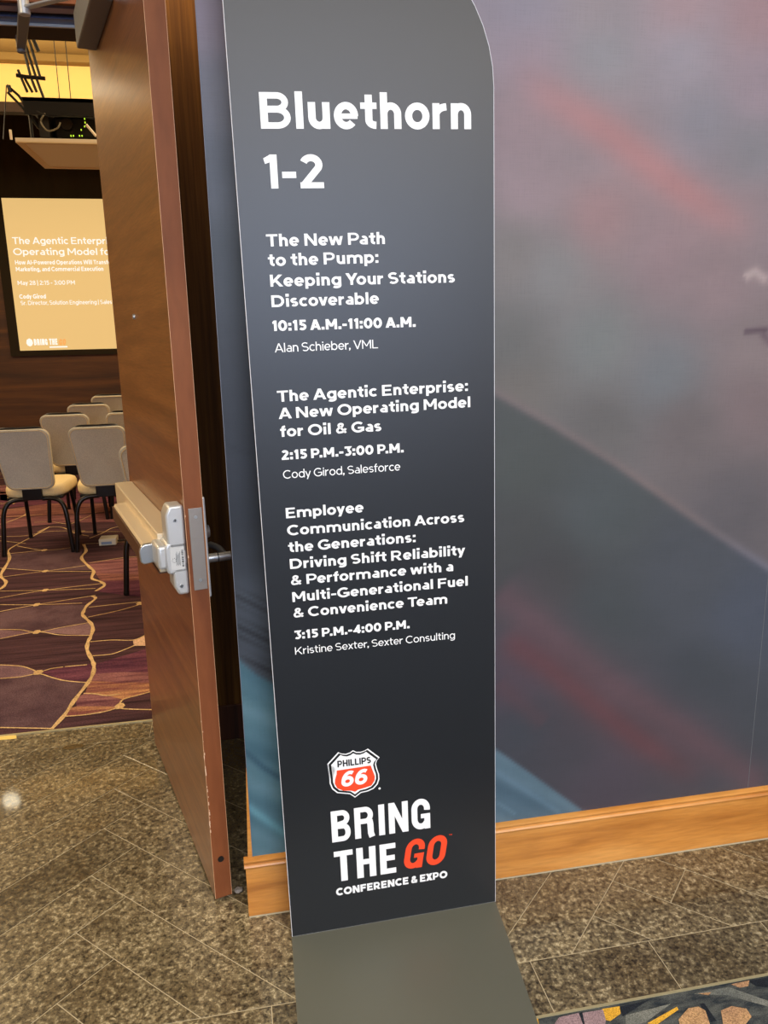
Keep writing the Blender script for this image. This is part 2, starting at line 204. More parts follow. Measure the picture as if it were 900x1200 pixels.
M['screen_orange'] = mat('projected_orange', srgb(120,80,50), .7, emit=srgb(245,170,90), es=.95)
M['brass'] = mat('yellow_glint_paint', srgb(232,200,110), .5)  # flat colour of a light reflection on the floor

# sign face: dark satin laminate
m = mat('sign_print', srgb(24,27,31), .40, spec=.52); M['sign'] = m
# chair fabric: fine woven
def fabric(name, col, col2):
    m = mat(name, col, .85, spec=.25); nt = m.node_tree; b = nt.nodes['Principled BSDF']
    v = coords(nt); n = node(nt, 'ShaderNodeTexNoise', Scale=260, Detail=2); nt.links.new(v, n.inputs['Vector'])
    n2 = node(nt, 'ShaderNodeTexNoise', Scale=8, Detail=2); nt.links.new(v, n2.inputs['Vector'])
    c = ramp(nt, n.outputs['Fac'], [(.35, col2), (.65, col)])
    c = mixc(nt, c, ramp(nt, n2.outputs['Fac'], [(.3, (.93,.93,.93,1)), (.7, (1,1,1,1))]), 1.0, 'MULTIPLY')
    nt.links.new(c, b.inputs['Base Color'])
    bp = node(nt, 'ShaderNodeBump', Strength=.2, Distance=.001); nt.links.new(n.outputs['Fac'], bp.inputs['Height']); nt.links.new(bp.outputs['Normal'], b.inputs['Normal'])
    return m
M['back_fabric'] = fabric('greige_back_fabric', srgb(204,198,180), srgb(176,170,156))
M['seat_vinyl'] = fabric('cream_seat_fabric', srgb(232,210,160), srgb(218,194,144))
# granite-like stone tile, each tile a little different
def stone():
    m = mat('brown_stone', srgb(112,98,74), .3, coat=.45, cr=.05); nt = m.node_tree; b = nt.nodes['Principled BSDF']
    geo = nt.nodes.new('ShaderNodeNewGeometry'); oi = nt.nodes.new('ShaderNodeObjectInfo')
    add = node(nt, 'ShaderNodeVectorMath', operation='ADD')
    sc = node(nt, 'ShaderNodeVectorMath', operation='SCALE'); nt.links.new(oi.outputs['Random'], sc.inputs['Scale']); sc.inputs[0].default_value = (17, 9, 23)
    nt.links.new(geo.outputs['Position'], add.inputs[0]); nt.links.new(sc.outputs[0], add.inputs[1])
    v = add.outputs[0]
    a = node(nt, 'ShaderNodeTexNoise', Scale=5, Detail=4, Roughness=.6); bq = node(nt, 'ShaderNodeTexNoise', Scale=78, Detail=6, Roughness=.74, Distortion=.1)
    vo = node(nt, 'ShaderNodeTexVoronoi', Scale=75); vo.feature = 'SMOOTH_F1'
    w_ = node(nt, 'ShaderNodeTexNoise', Scale=48, Detail=3, Roughness=.6, Distortion=1.2)
    for n in (a, bq, vo, w_): nt.links.new(v, n.inputs['Vector'])
    c1 = ramp(nt, bq.outputs['Fac'], [(.34, srgb(44,38,30)), (.44, srgb(88,80,65)), (.53, srgb(130,120,99)), (.64, srgb(192,184,162))])
    c2 = ramp(nt, a.outputs['Fac'], [(.3, srgb(186,176,156)), (.5, srgb(218,212,196)), (.7, srgb(248,242,224))])
    c = mixc(nt, c1, c2, 1.0, 'MULTIPLY')
    pit = ramp(nt, w_.outputs['Fac'], [(.30, (.25,.23,.2,1)), (.41, (1,1,1,1))])
    c = mixc(nt, c, pit, .9, 'MULTIPLY')
    fl = ramp(nt, vo.outputs['Distance'], [(.08, (1.5,1.45,1.3,1)), (.22, (1,1,1,1))])
    c = mixc(nt, c, fl, .6, 'MULTIPLY')
    rr = node(nt, 'ShaderNodeMapRange'); rr.inputs['To Min'].default_value = .84; rr.inputs['To Max'].default_value = 1.14
    nt.links.new(oi.outputs['Random'], rr.inputs['Value'])
    hs = node(nt, 'ShaderNodeHueSaturation'); nt.links.new(c, hs.inputs['Color']); nt.links.new(rr.outputs[0], hs.inputs['Value'])
    nt.links.new(hs.outputs['Color'], b.inputs['Base Color'])
    rg = ramp(nt, bq.outputs['Fac'], [(.35, (.42,.42,.42,1)), (.6, (.2,.2,.2,1))]); nt.links.new(rg, b.inputs['Roughness'])
    bp = node(nt, 'ShaderNodeBump', Strength=.12, Distance=.001); nt.links.new(w_.outputs['Fac'], bp.inputs['Height']); nt.links.new(bp.outputs['Normal'], b.inputs['Normal'])
    return m
M['stone'] = stone()
def carpet(name, c_lo, c_hi, fuzz=190, streak=None):
    m = mat(name, c_lo, .95, spec=.15); nt = m.node_tree; b = nt.nodes['Principled BSDF']
    geo = nt.nodes.new('ShaderNodeNewGeometry'); mp = nt.nodes.new('ShaderNodeMapping'); nt.links.new(geo.outputs['Position'], mp.inputs['Vector'])
    n = node(nt, 'ShaderNodeTexNoise', Scale=fuzz, Detail=2, Roughness=.8); nt.links.new(mp.outputs[0], n.inputs['Vector'])
    if streak: mp2 = nt.nodes.new('ShaderNodeMapping'); mp2.inputs['Scale'].default_value = streak; nt.links.new(geo.outputs['Position'], mp2.inputs['Vector']); s = mp2.outputs[0]
    else: s = mp.outputs[0]
    n2 = node(nt, 'ShaderNodeTexNoise', Scale=3.2, Detail=4, Roughness=.65); nt.links.new(s, n2.inputs['Vector'])
    c = ramp(nt, n2.outputs['Fac'], [(.36, c_lo), (.62, c_hi)])
    c = mixc(nt, c, ramp(nt, n.outputs['Fac'], [(.36, (.55,.55,.55,1)), (.64, (1.32,1.32,1.32,1))]), 1.0, 'MULTIPLY')
    nt.links.new(c, b.inputs['Base Color'])
    bp = node(nt, 'ShaderNodeBump', Strength=.5, Distance=.003); nt.links.new(n.outputs['Fac'], bp.inputs['Height']); nt.links.new(bp.outputs['Normal'], b.inputs['Normal'])
    return m
M['carpet'] = carpet('plum_carpet', srgb(46,28,34), srgb(82,54,60), streak=(.5, 7, 1))
M['c_purple'] = carpet('purple_pile', srgb(72,36,56), srgb(112,64,80), streak=(.7, 6, 1))
M['c_plum'] = carpet('rose_plum_pile', srgb(92,52,62), srgb(146,98,98), streak=(.7, 7, 1))
M['c_ochre'] = carpet('ochre_pile', srgb(120,70,68), srgb(188,138,96), streak=(.7, 7, 1))
M['c_rust'] = carpet('rust_pile', srgb(92,52,56), srgb(148,98,86), streak=(.7, 8, 1))
M['c_mauve'] = carpet('mauve_pile', srgb(108,80,88), srgb(138,108,112))
M['c_grape'] = carpet('grape_pile', srgb(72,50,58), srgb(100,76,82))
M['c_tan'] = carpet('tan_pile', srgb(196,160,128), srgb(212,176,146))
M['c_gold'] = carpet('gold_pile', srgb(186,152,104), srgb(216,184,134))
M['l_base'] = carpet('navy_carpet', srgb(36,44,52), srgb(84,88,86), fuzz=420, streak=(5, 14, 1))
M['l_mauve'] = carpet('lobby_mauve_pile', srgb(126,104,112), srgb(160,138,142), fuzz=420)
M['l_gold'] = carpet('lobby_gold_pile', srgb(196,148,44), srgb(226,176,66), fuzz=420)
M['l_tan'] = carpet('lobby_tan_pile', srgb(150,116,96), srgb(182,146,104), fuzz=300)
M['l_line'] = carpet('lobby_dark_pile', srgb(26,30,38), srgb(36,42,50), fuzz=420)
M['l_grey'] = carpet('lobby_grey_pile', srgb(82,88,88), srgb(130,132,124), fuzz=420)

# ================================================================ THE SETTING
LX0, LX1, LY0, LY1, LZ = -5.2, 3.6, -7.0, 0.96, 3.2      # lobby
RX0, RX1, RY0, RY1, RZ = -5.2, 4.2, 1.173, 10.0, 4.52    # meeting room
CAR = -0.459                                             # lobby carpet edge
# --- lobby stone floor: grout bed with every tile its own piece, 45 degree herringbone of long tiles
floor = empty('floor'); tag(floor, 'polished brown stone floor in a diagonal herringbone in front of the door', kind='structure')
boxo('grout_bed', M['grout'], floor, LX0, LX1, CAR, RY0, -.05, -.0012)
def clip(poly, xa, xb, ya, yb):
    for ax, lim, sg in ((0, xa, 1), (0, xb, -1), (1, ya, 1), (1, yb, -1)):
        out = []
        for i in range(len(poly)):
            p, q = poly[i], poly[(i+1) % len(poly)]; dp, dq = (p[ax]-lim)*sg, (q[ax]-lim)*sg
            if dp >= 0: out.append(p)
            if (dp >= 0) != (dq >= 0):
                t = dp/(dp-dq); out.append((p[0]+(q[0]-p[0])*t, p[1]+(q[1]-p[1])*t))
        poly = out
        if len(poly) < 3: return []
    return poly
def tile(poly, g=.0011, b=.0012):
    cx = sum(p[0] for p in poly)/len(poly); cy = sum(p[1] for p in poly)/len(poly)
    n = len(poly); area_ = abs(sum(poly[i][0]*poly[(i+1)%n][1]-poly[(i+1)%n][0]*poly[i][1] for i in range(n)))/2
    if area_ < .0006: return
    def inset(P, d):
        s = sum(P[i][0]*P[(i+1)%n][1]-P[(i+1)%n][0]*P[i][1] for i in range(n)); sg = 1 if s > 0 else -1; out = []
        for i in range(n):
            a, b_, c_ = Vector(P[i-1]), Vector(P[i]), Vector(P[(i+1) % n]); e1 = (b_-a).normalized(); e2 = (c_-b_).normalized()
            n1 = Vector((-e1.y, e1.x))*sg; n2 = Vector((-e2.y, e2.x))*sg; k = n1+n2
            if k.length < 1e-6: out.append(tuple(b_)); continue
            k = k/k.length_squared*2; out.append((b_.x+k.x*d, b_.y+k.y*d))
        return out
    P0 = inset(poly, g); P1 = inset(poly, g+b); bm = bmesh.new()
    lv = [[bm.verts.new((x-cx, y-cy, z)) for x, y in P] for P, z in ((P0, -.03), (P0, -b*.6), (P1, 0.0))]
    bm.faces.new(lv[2])
    for A_, B_ in ((lv[0], lv[1]), (lv[1], lv[2])):
        for i in range(n): bm.faces.new((A_[i], A_[(i+1)%n], B_[(i+1)%n], B_[i]))
    obj('stone_tile', bm, M['stone'], floor, loc=(cx, cy, 0))
HW = .2225; U0 = -.4725; V0 = -.53; SPL = .30; TB = -.303; TT = 1.035
def uvrect(u0, u1, v0, v1): return [((u+v)/2, (u-v)/2) for u, v in ((u0, v0), (u1, v0), (u1, v1), (u0, v1))]
X_L = -2.4
for k in range(-30, 30):
    for mm in range(-3, 4):
        j0 = -k + 12*mm                                   # tiles running down-right
        p = clip(uvrect(U0+k*HW, U0+(k+1)*HW, V0+j0*HW, V0+(j0+6)*HW), X_L, SPL, TB, TT)
        if p: tile(p)
        i0 = 6 - k + 12*mm                                # tiles running up-right
        p = clip(uvrect(U0+i0*HW, U0+(i0+6)*HW, V0+k*HW, V0+(k+1)*HW), X_L, SPL, TB, TT)
        if p: tile(p)
VS = V0+7*HW
for k in range(-2, 7):                                    # right of the sign: up-right tiles, then down-right ones
    p = clip(uvrect(-2, 4, V0+k*HW, V0+(k+1)*HW), SPL, 2.4, TB, 0)
    if p: tile(p)
for k in range(0, 16):
    va, vb = VS, VS+6*HW
    if k == 6: va = VS+HW
    for a_, b_ in ((va, vb), (vb, vb+6*HW), (vb+6*HW, vb+12*HW)):
        p = clip(uvrect(U0+k*HW, U0+(k+1)*HW, a_, b_), SPL, 2.4, TB, 0)
        if p: tile(p)
p = clip(uvrect(U0+6*HW, U0+7*HW, VS, VS+HW), SPL, 2.4, TB, 0); tile(p)
for k in range(-8, 8):                                    # border course by the lobby carpet
    xa = -.011+.3137*k; tile([(xa, CAR+.004), (xa+.3137, CAR+.004), (xa+.3137, TB), (xa, TB)])
xs = [-2.4, -1.9, -1.3, -.42, .1]
for a_, b_ in zip(xs, xs[1:]): tile([(a_, TT), (b_, TT), (b_, RY0-.006), (a_, RY0-.006)])
# --- room carpet with woven pattern
fr = empty('floor'); tag(fr, 'dark plum patterned carpet with gold lines under the chairs', kind='structure')
boxo('carpet_base', M['carpet'], fr, RX0, RX1, RY0, RY1, -.05, 0.0)
def polys(name, key, L, z, parent, mm):
    for nm in sorted(set(k for k, _ in L)):
        bm = bmesh.new()
        for k, P in L:
            if k != nm: continue
            f = bm.faces.new([bm.verts.new((x, y, z)) for x, y in P])
        bmesh.ops.triangulate(bm, faces=bm.faces[:])
        o = obj(name, bm, M[mm+nm], parent); o['kind'] = 'stuff'; z += .00015
polys('woven_patch', None, [(k, P) for k, P in PATCHES]+[(k, [(x+dx, y+dy) for x, y in P]) for dx, dy in ((1.47, 0), (-1.62, 0), (2.94, 0), (1.47, 3.3), (2.94, 3.3), (-1.62, 3.3))
    for k, P in PATCHES if all(RX0+.1 < x+dx < RX1-.1 and RY0+.01 < y+dy < RY1-.1 for x, y in P)], .0006, fr, 'c_')
def ribbon(bm, P, wd, z, wob=0):
    P = smooth_path([(x, y, 0) for x, y in P], 5); n = len(P)
    L_, R_ = [], []
    for i, p in enumerate(P):
        t = (P[min(i+1, n-1)]-P[max(i-1, 0)]).normalized(); q = Vector((-t.y, t.x, 0)); ww = wd/2*(1+wob*math.sin(i*1.1+p.x*9))
        L_.append(bm.verts.new((p.x+q.x*ww, p.y+q.y*ww, z))); R_.append(bm.verts.new((p.x-q.x*ww, p.y-q.y*ww, z)))
    for i in range(n-1): bm.faces.new((L_[i], L_[i+1], R_[i+1], R_[i]))
bm = bmesh.new()
for P, wd in VINES: ribbon(bm, P, wd*.9, .0022, .2)
for P in THIN: ribbon(bm, P, .0085, .0020)
for x, y in NODES:
    bm.faces.new([bm.verts.new((x+math.cos(a)*.022, y+math.sin(a)*.03, .0024)) for a in [k*math.pi/3 for k in range(6)]])
# the same pattern carried on to the sides, out of the photograph
for dx in (1.47, -1.62, 2.94, -3.24):
    for dy in (0, 3.3):
        for P in THIN:
            Q = [(x+dx, y+dy) for x, y in P]
            if all(RX0+.1 < x < RX1-.1 and RY0+.01 < y < RY1-.1 for x, y in Q): ribbon(bm, Q, .0085, .0018)
        for P, wd in VINES:
            Q = [(x+dx, y+dy) for x, y in P]
            if all(RX0+.1 < x < RX1-.1 and RY0+.01 < y < RY1-.1 for x, y in Q): ribbon(bm, Q, wd*.9, .0021, .2)
o = obj('woven_gold_line', bm, M['c_gold'], fr); o['kind'] = 'stuff'
boxo('transition_strip', M['strip'], fr, -2.4, -.1, RY0-.006, RY0+.004, -.02, .0035)
bm = bmesh.new(); prism(bm, [tuple(p) for p in YGLINT][::-1], 'z', .0002, .0012)  # thin yellow strip standing in for a bright reflection
tag(obj('floor_glint', bm, M['brass']), 'short yellow strip painted as a bright reflection at the edge of the plum carpet', 'reflection')
# --- lobby carpet
fl = empty('floor'); tag(fl, 'navy grey patterned lobby carpet at the lower right corner', kind='structure')
boxo('carpet_base', M['l_base'], fl, LX0, LX1, LY0, CAR, -.05, 0.0)
polys('woven_patch', None, LPATCH, .0006, fl, 'l_')
boxo('edge_strip', M['strip'], fl, LX0, LX1, CAR-.002, CAR+.004, -.02, .002)
# --- lobby walls and ceilings
def struct(name, m, label, *b, bevel=0):
    return tag(boxo(name, m, None, *b, bevel=bevel), label, kind='structure')
struct('ceiling', M['ceil_lobby'], 'pale lobby ceiling', LX0, LX1, LY0, .96, LZ, LZ+.1)
struct('wall_back', M['jamb'], 'dark wood lobby wall behind the viewer', LX0, LX1, LY0-.1, LY0, 0, LZ)
struct('wall_left', M['wall_lobby'], 'left lobby wall', LX0-.1, LX0, LY0, RY0, 0, LZ)
struct('wall_right', M['wall_lobby'], 'right lobby wall', LX1, LX1+.1, LY0, 0, 0, LZ)
struct('wall_door_side', M['jamb'], 'wood wall left of the double door', LX0, -2.42, .96, RY0, 0, LZ)
struct('wall_above_door', M['jamb'], 'wood wall above the double door', -2.42, -.36, .98, RY0-.01, 2.56, 4.6)
# mural wall: body with the wallcovering as a printed skin, light falloff kept in its colours
MX0, MX1, MZ0, MZ1 = -.037, 3.6, .172, LZ
struct('wall_mural', M['jamb'], 'thick lobby wall that carries the mural', -.030, LX1, .004, .99, 0, LZ)
def seg_d(P, L):
    """signed distance (positive above the line), distance and fraction along polyline L"""
    best = np.full(P.shape[0], 1e9); sgn = np.ones(P.shape[0]); par = np.zeros(P.shape[0]); n = len(L)-1
    for i in range(n):
        a = np.array(L[i]); b = np.array(L[i+1]); d = b-a; t = np.clip(((P-a)@d)/(d@d), 0, 1); q = a+t[:, None]*d; r = P-q
        dist = np.hypot(r[:, 0], r[:, 1]); s = np.sign(d[0]*r[:, 1]-d[1]*r[:, 0]); k = dist < best
        best[k] = dist[k]; sgn[k] = s[k]; par[k] = (i+t[k])/n
    return best*sgn, best, par
def idw(P, ctl):
    A_ = np.array([c[0] for c in ctl]); K = np.array([c[1] for c in ctl], float)
    d2 = ((P[:, None, :]-A_[None])**2).sum(2)+.0025; wt = d2**-1.6; return (wt@K)/wt.sum(1)[:, None]
def sstep(x, a, b): t = np.clip((x-a)/(b-a), 0, 1); return t*t*(3-2*t)
def mural_color(P):
    up = idw(P, MUP); dn = idw(P, MDN)
    s, d, t = seg_d(P, MLN['edge'])
    k = sstep(s, -.006, .010)[:, None]; c = dn*(1-k)+up*k
    left = sstep(-P[:, 0], -.35, -.12)                     # the far left strip has no hard edge there
    c = c*(1-left[:, None]) + (dn*(1-sstep(s, -.2, .2)[:, None])+up*sstep(s, -.2, .2)[:, None])*left[:, None]
    g = np.exp(-((s-.006)/.012)**2)*(1-left)*.6; tt = t[:, None]
    c = c*(1-g[:, None])+g[:, None]*((1-sstep(t, .7, .95))[:, None]*np.array([122,108,108])+sstep(t, .7, .95)[:, None]*np.array([112,120,142]))
    def streak(key, wd, col, st, t0=.15, t1=.85):
        nonlocal c
        s, d, t = seg_d(P, MLN[key]); e = np.exp(-(d/wd)**2)*st*sstep(t, -.01, t0)*(1-sstep(t, t1, 1.01)); c = c*(1-e[:, None])+e[:, None]*np.array(col, float)
    streak('pink', .042, (190,118,116), .62, .35, .6)
    streak('pink', .10, (160,125,128), .35, .3, .7)
    streak('red1', .045, (108,78,84), .55, .05, .95); streak('red1', .09, (96,80,88), .3, .05, .95)
    streak('red2', .036, (110,62,66), .6, .12, .75); streak('red2', .08, (98,72,78), .35, .1, .9)
    streak('red3', .03, (96,70,76), .45, .05, .9)
    streak('bird', .007, (88,72,84), .95, .05, .99); streak('bird2', .009, (100,84,94), .9, 0.01, .99)
    streak('cloud', .012, (178,162,160), .85, .05, .99)
    streak('sm', .004, (40,45,52), .6)
    # lake-blue ground below the slope, with its own light and dark drifts
    s, d, t = seg_d(P, MLN['teal']); k = (1-sstep(s, -.006, .006))*(1-sstep(P[:, 0], .88, .9))
    x, z = P[:, 0], P[:, 1]
    q = z+.62*x
    teal = np.stack([86+9*np.sin(q*34+1)+4*np.sin(q*90), 122+9*np.sin(q*34+1)+4*np.sin(q*90), 136+8*np.sin(q*34+1)+4*np.sin(q*90)], 1)
    right = sstep(x, .4, .6)[:, None]; teal = teal*(1-right)+right*(teal*.96+np.array([6,-3,-1]))
    c = c*(1-k[:, None])+teal*k[:, None]
    streak('dk', .008, (52,84,102), .8, .01, .99); streak('lt', .011, (112,168,182), .8, .01, .99)
    streak('tl1', .008, (108,138,158), .5, .01, .9); streak('tl2', .005, (120,150,168), .4, .01, .9)
    # fine dark strands above the lake edge at the far left
    s, d, t = seg_d(P, MLN['teal']); b = sstep(s, .0, .02)*(1-sstep(s, .12, .2))*(1-sstep(x, .12, .3))
    st = .5+.5*np.sin((z+.46*x)*240+2.2*np.sin(x*22)); st2 = .55+.45*np.sin((z+.46*x)*71+2)
    c = c*(1-(b*.42*st*st2)[:, None])
    return np.clip(c, 0, 255)
bm = bmesh.new()
xs_ = np.concatenate([np.arange(MX0, 1.62, .0075), np.linspace(1.66, MX1, 16)]); zs_ = np.concatenate([np.arange(MZ0, 2.32, .0075), np.linspace(2.36, MZ1, 14)])
nx, nz = len(xs_), len(zs_); G = np.stack(np.meshgrid(xs_, zs_, indexing='ij'), -1).reshape(-1, 2)
co = np.stack([G[:, 0], np.zeros(len(G)), G[:, 1]], 1)
# close the skin into a thin panel: front grid plus four rim faces to the wall
idx = np.arange(nx*nz).reshape(nx, nz); F_ = np.stack([idx[:-1, :-1], idx[1:, :-1], idx[1:, 1:], idx[:-1, 1:]], -1).reshape(-1, 4)
me = bpy.data.meshes.new('mural'); me.from_pydata(co.tolist(), [], F_.tolist())
ca = me.color_attributes.new('print', 'FLOAT_COLOR', 'POINT'); cc = mural_color(G)/255.0
lin = np.where(cc <= .04045, cc/12.92, ((cc+.055)/1.055)**2.4)*MURAL_GAIN; ca.data.foreach_set('color', np.concatenate([lin, np.ones((len(G), 1))], 1).ravel())
mm = mat('mural_wallcovering', (1, 1, 1, 1), .5, spec=.35); nt = mm.node_tree; at = nt.nodes.new('ShaderNodeAttribute'); at.attribute_name = 'print'
v1 = coords(nt, (14, 1, 420)); n1 = node(nt, 'ShaderNodeTexNoise', Scale=1, Detail=2); nt.links.new(v1, n1.inputs['Vector'])
v2 = coords(nt, (420, 1, 14)); n2 = node(nt, 'ShaderNodeTexNoise', Scale=1, Detail=2); nt.links.new(v2, n2.inputs['Vector'])
ad = node(nt, 'ShaderNodeMath', operation='ADD'); nt.links.new(n1.outputs['Fac'], ad.inputs[0]); nt.links.new(n2.outputs['Fac'], ad.inputs[1])
wv = ramp(nt, ad.outputs[0], [(.75, (.93,.93,.93,1)), (1.05, (1,1,1,1))]); 
n3 = node(nt, 'ShaderNodeTexNoise', Scale=5, Detail=5, Roughness=.6); nt.links.new(coords(nt, (1, 1, 1.7), (0, R(33), 0)), n3.inputs['Vector'])
cl = ramp(nt, n3.outputs['Fac'], [(.3, (.92,.93,.93,1)), (.7, (1.07,1.06,1.06,1))])
c_ = mixc(nt, at.outputs['Color'], wv, 1.0, 'MULTIPLY'); c_ = mixc(nt, c_, cl, 1.0, 'MULTIPLY'); nt.links.new(c_, nt.nodes['Principled BSDF'].inputs['Base Color'])
bp = node(nt, 'ShaderNodeBump', Strength=.12, Distance=.0006); nt.links.new(ad.outputs[0], bp.inputs['Height']); nt.links.new(bp.outputs['Normal'], nt.nodes['Principled BSDF'].inputs['Normal'])
me.materials.append(mm); mu = bpy.data.objects.new('wall_covering', me); C.objects.link(mu)
tag(mu, 'smoky grey and rose mural wallcovering with pale blue patches near the baseboard', kind='structure')
sm = bmesh.new(); box(sm, 1.4065, 1.4078, -.0006, .003, MZ0, MZ1); obj('panel_seam', sm, mat('seam', srgb(96,100,104), .7), mu)
tr = struct('trim_1', mat('corner_bead', srgb(112,114,122), .6), 'thin pale corner bead down the left edge of the mural', MX0-.0012, MX0, -.001, .006, MZ0, LZ)
bm = bmesh.new(); prism(bm, [(-.0565, 0), (-.038, 0), (-.038, .42), (-.0400, .42)], 'y', -.004, .02)
tag(obj('trim_2', bm, M['oak']), 'narrow tapered wood corner strip left of the blue part of the mural', kind='structure')
# return side of the mural wall
struct('trim_3', M['jamb'], 'dark wood lining on the side of the mural wall', -.036, -.030, .01, .96, 0, LZ)
# baseboard under the mural: board with bead on top
bb = empty('baseboard_mural'); tag(bb, 'golden oak baseboard with a rounded bead running under the mural', kind='structure')
boxo('board', M['oak'], bb, -.0570, LX1, -.012, .003, .003, .150, bevel=.0015)
bm = bmesh.new(); prism(bm, [(.003, .150), (-.0165, .150), (-.018, .1535), (-.0165, .157), (-.011, .160), (-.0145, .164), (-.0145, .1685), (-.009, .173), (.003, .174)], 'x', -.0605, LX1)
obj('bead', bm, M['oak'], bb, smooth='auto')
boxo('shadow_gap', M['grout'], bb, -.056, LX1, -.0135, .003, 0, .003)
# alcove behind the open door
struct('wall_alcove', M['alcove'], 'dark wood wall between the open door and the mural', -.372, -.02, .958, RY0, 0, 4.6)
ab = boxo('baseboard_alcove', M['jamb'], None, -.34, -.037, .946, .958, 0, .141, bevel=.002); tag(ab, 'dark wood baseboard in the gap behind the door', kind='structure')
# door frame head: stepped members over the opening
hd = empty('trim_4', (0, 0, 0)); tag(hd, 'stepped door frame head with dark and lavender bands above the opening', kind='structure')
lav = mat('lavender_sheen_metal', srgb(150,132,150), .4, metal=.5); nav = mat('slate_sheen_metal', srgb(84,92,128), .35, metal=.5); dkb = mat('head_dark_wood', srgb(50,30,18), .6, spec=.25)  # lavender and slate tones paint in the reflections on the frame steps
boxo('face_board', M['edge'], hd, -2.42, -.375, .885, .90, 2.475, 2.56)
boxo('head_member', dkb, hd, -2.42, -.375, .90, .932, 2.487, 2.56)
boxo('head_member', lav, hd, -2.42, -.375, .932, .972, 2.478, 2.56)
boxo('head_member', dkb, hd, -2.42, -.375, .972, 1.008, 2.487, 2.56)
boxo('head_member', nav, hd, -2.42, -.375, 1.008, 1.052, 2.476, 2.56)
boxo('head_highlight', M['alu'], hd, -2.42, -.375, 1.052, 1.062, 2.468, 2.56)  # pale strip drawn for the highlight line along the head
boxo('head_member', dkb, hd, -2.42, -.375, 1.062, RY0+.02, 2.474, 2.56)
# meeting room shell
struct('wall_room_left', M['plaster'], 'left wall of the meeting room', RX0-.1, RX0, RY0, RY1, 0, RZ)
struct('wall_room_right', M['plaster'], 'right wall of the meeting room', RX1, RX1+.1, RY0, RY1, 0, RZ)
struct('wall_room_front', M['plaster'], 'meeting room side of the door wall', -.372, RX1, RY0, RY0+.05, 0, RZ)
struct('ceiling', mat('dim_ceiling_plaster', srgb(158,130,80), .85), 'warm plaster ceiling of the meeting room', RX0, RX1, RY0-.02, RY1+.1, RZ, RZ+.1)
struct('wall_screen', M['backwood'], 'dark horizontal grain wood wall behind the projection screen', RX0, RX1, RY1, RY1+.1, 0, RZ)
struct('wall_bulkhead', M['cove'], 'bright yellow plaster bulkhead above the black curtain', RX0, RX1, 8.0, 8.12, 4.06, RZ)
struct('trim_5', mat('tan_moulding', srgb(140,112,62), .8), 'tan moulding along the top of the bulkhead', RX0, RX1, 7.86, 8.0, 4.44, RZ, bevel=.01)
struct('trim_6', dkb, 'brown band along the bottom of the yellow bulkhead', RX0, RX1, 7.985, 8.12, 3.96, 4.06)

S0 = Vector((.05054, -.10822, 0)); WV = Vector((.99978, .0210, 0)); VV = Vector((-.016, -.005, 1)); NV = WV.cross(VV).normalized()   # NV: out of the printed face
if NV.y > 0: NV = -NV
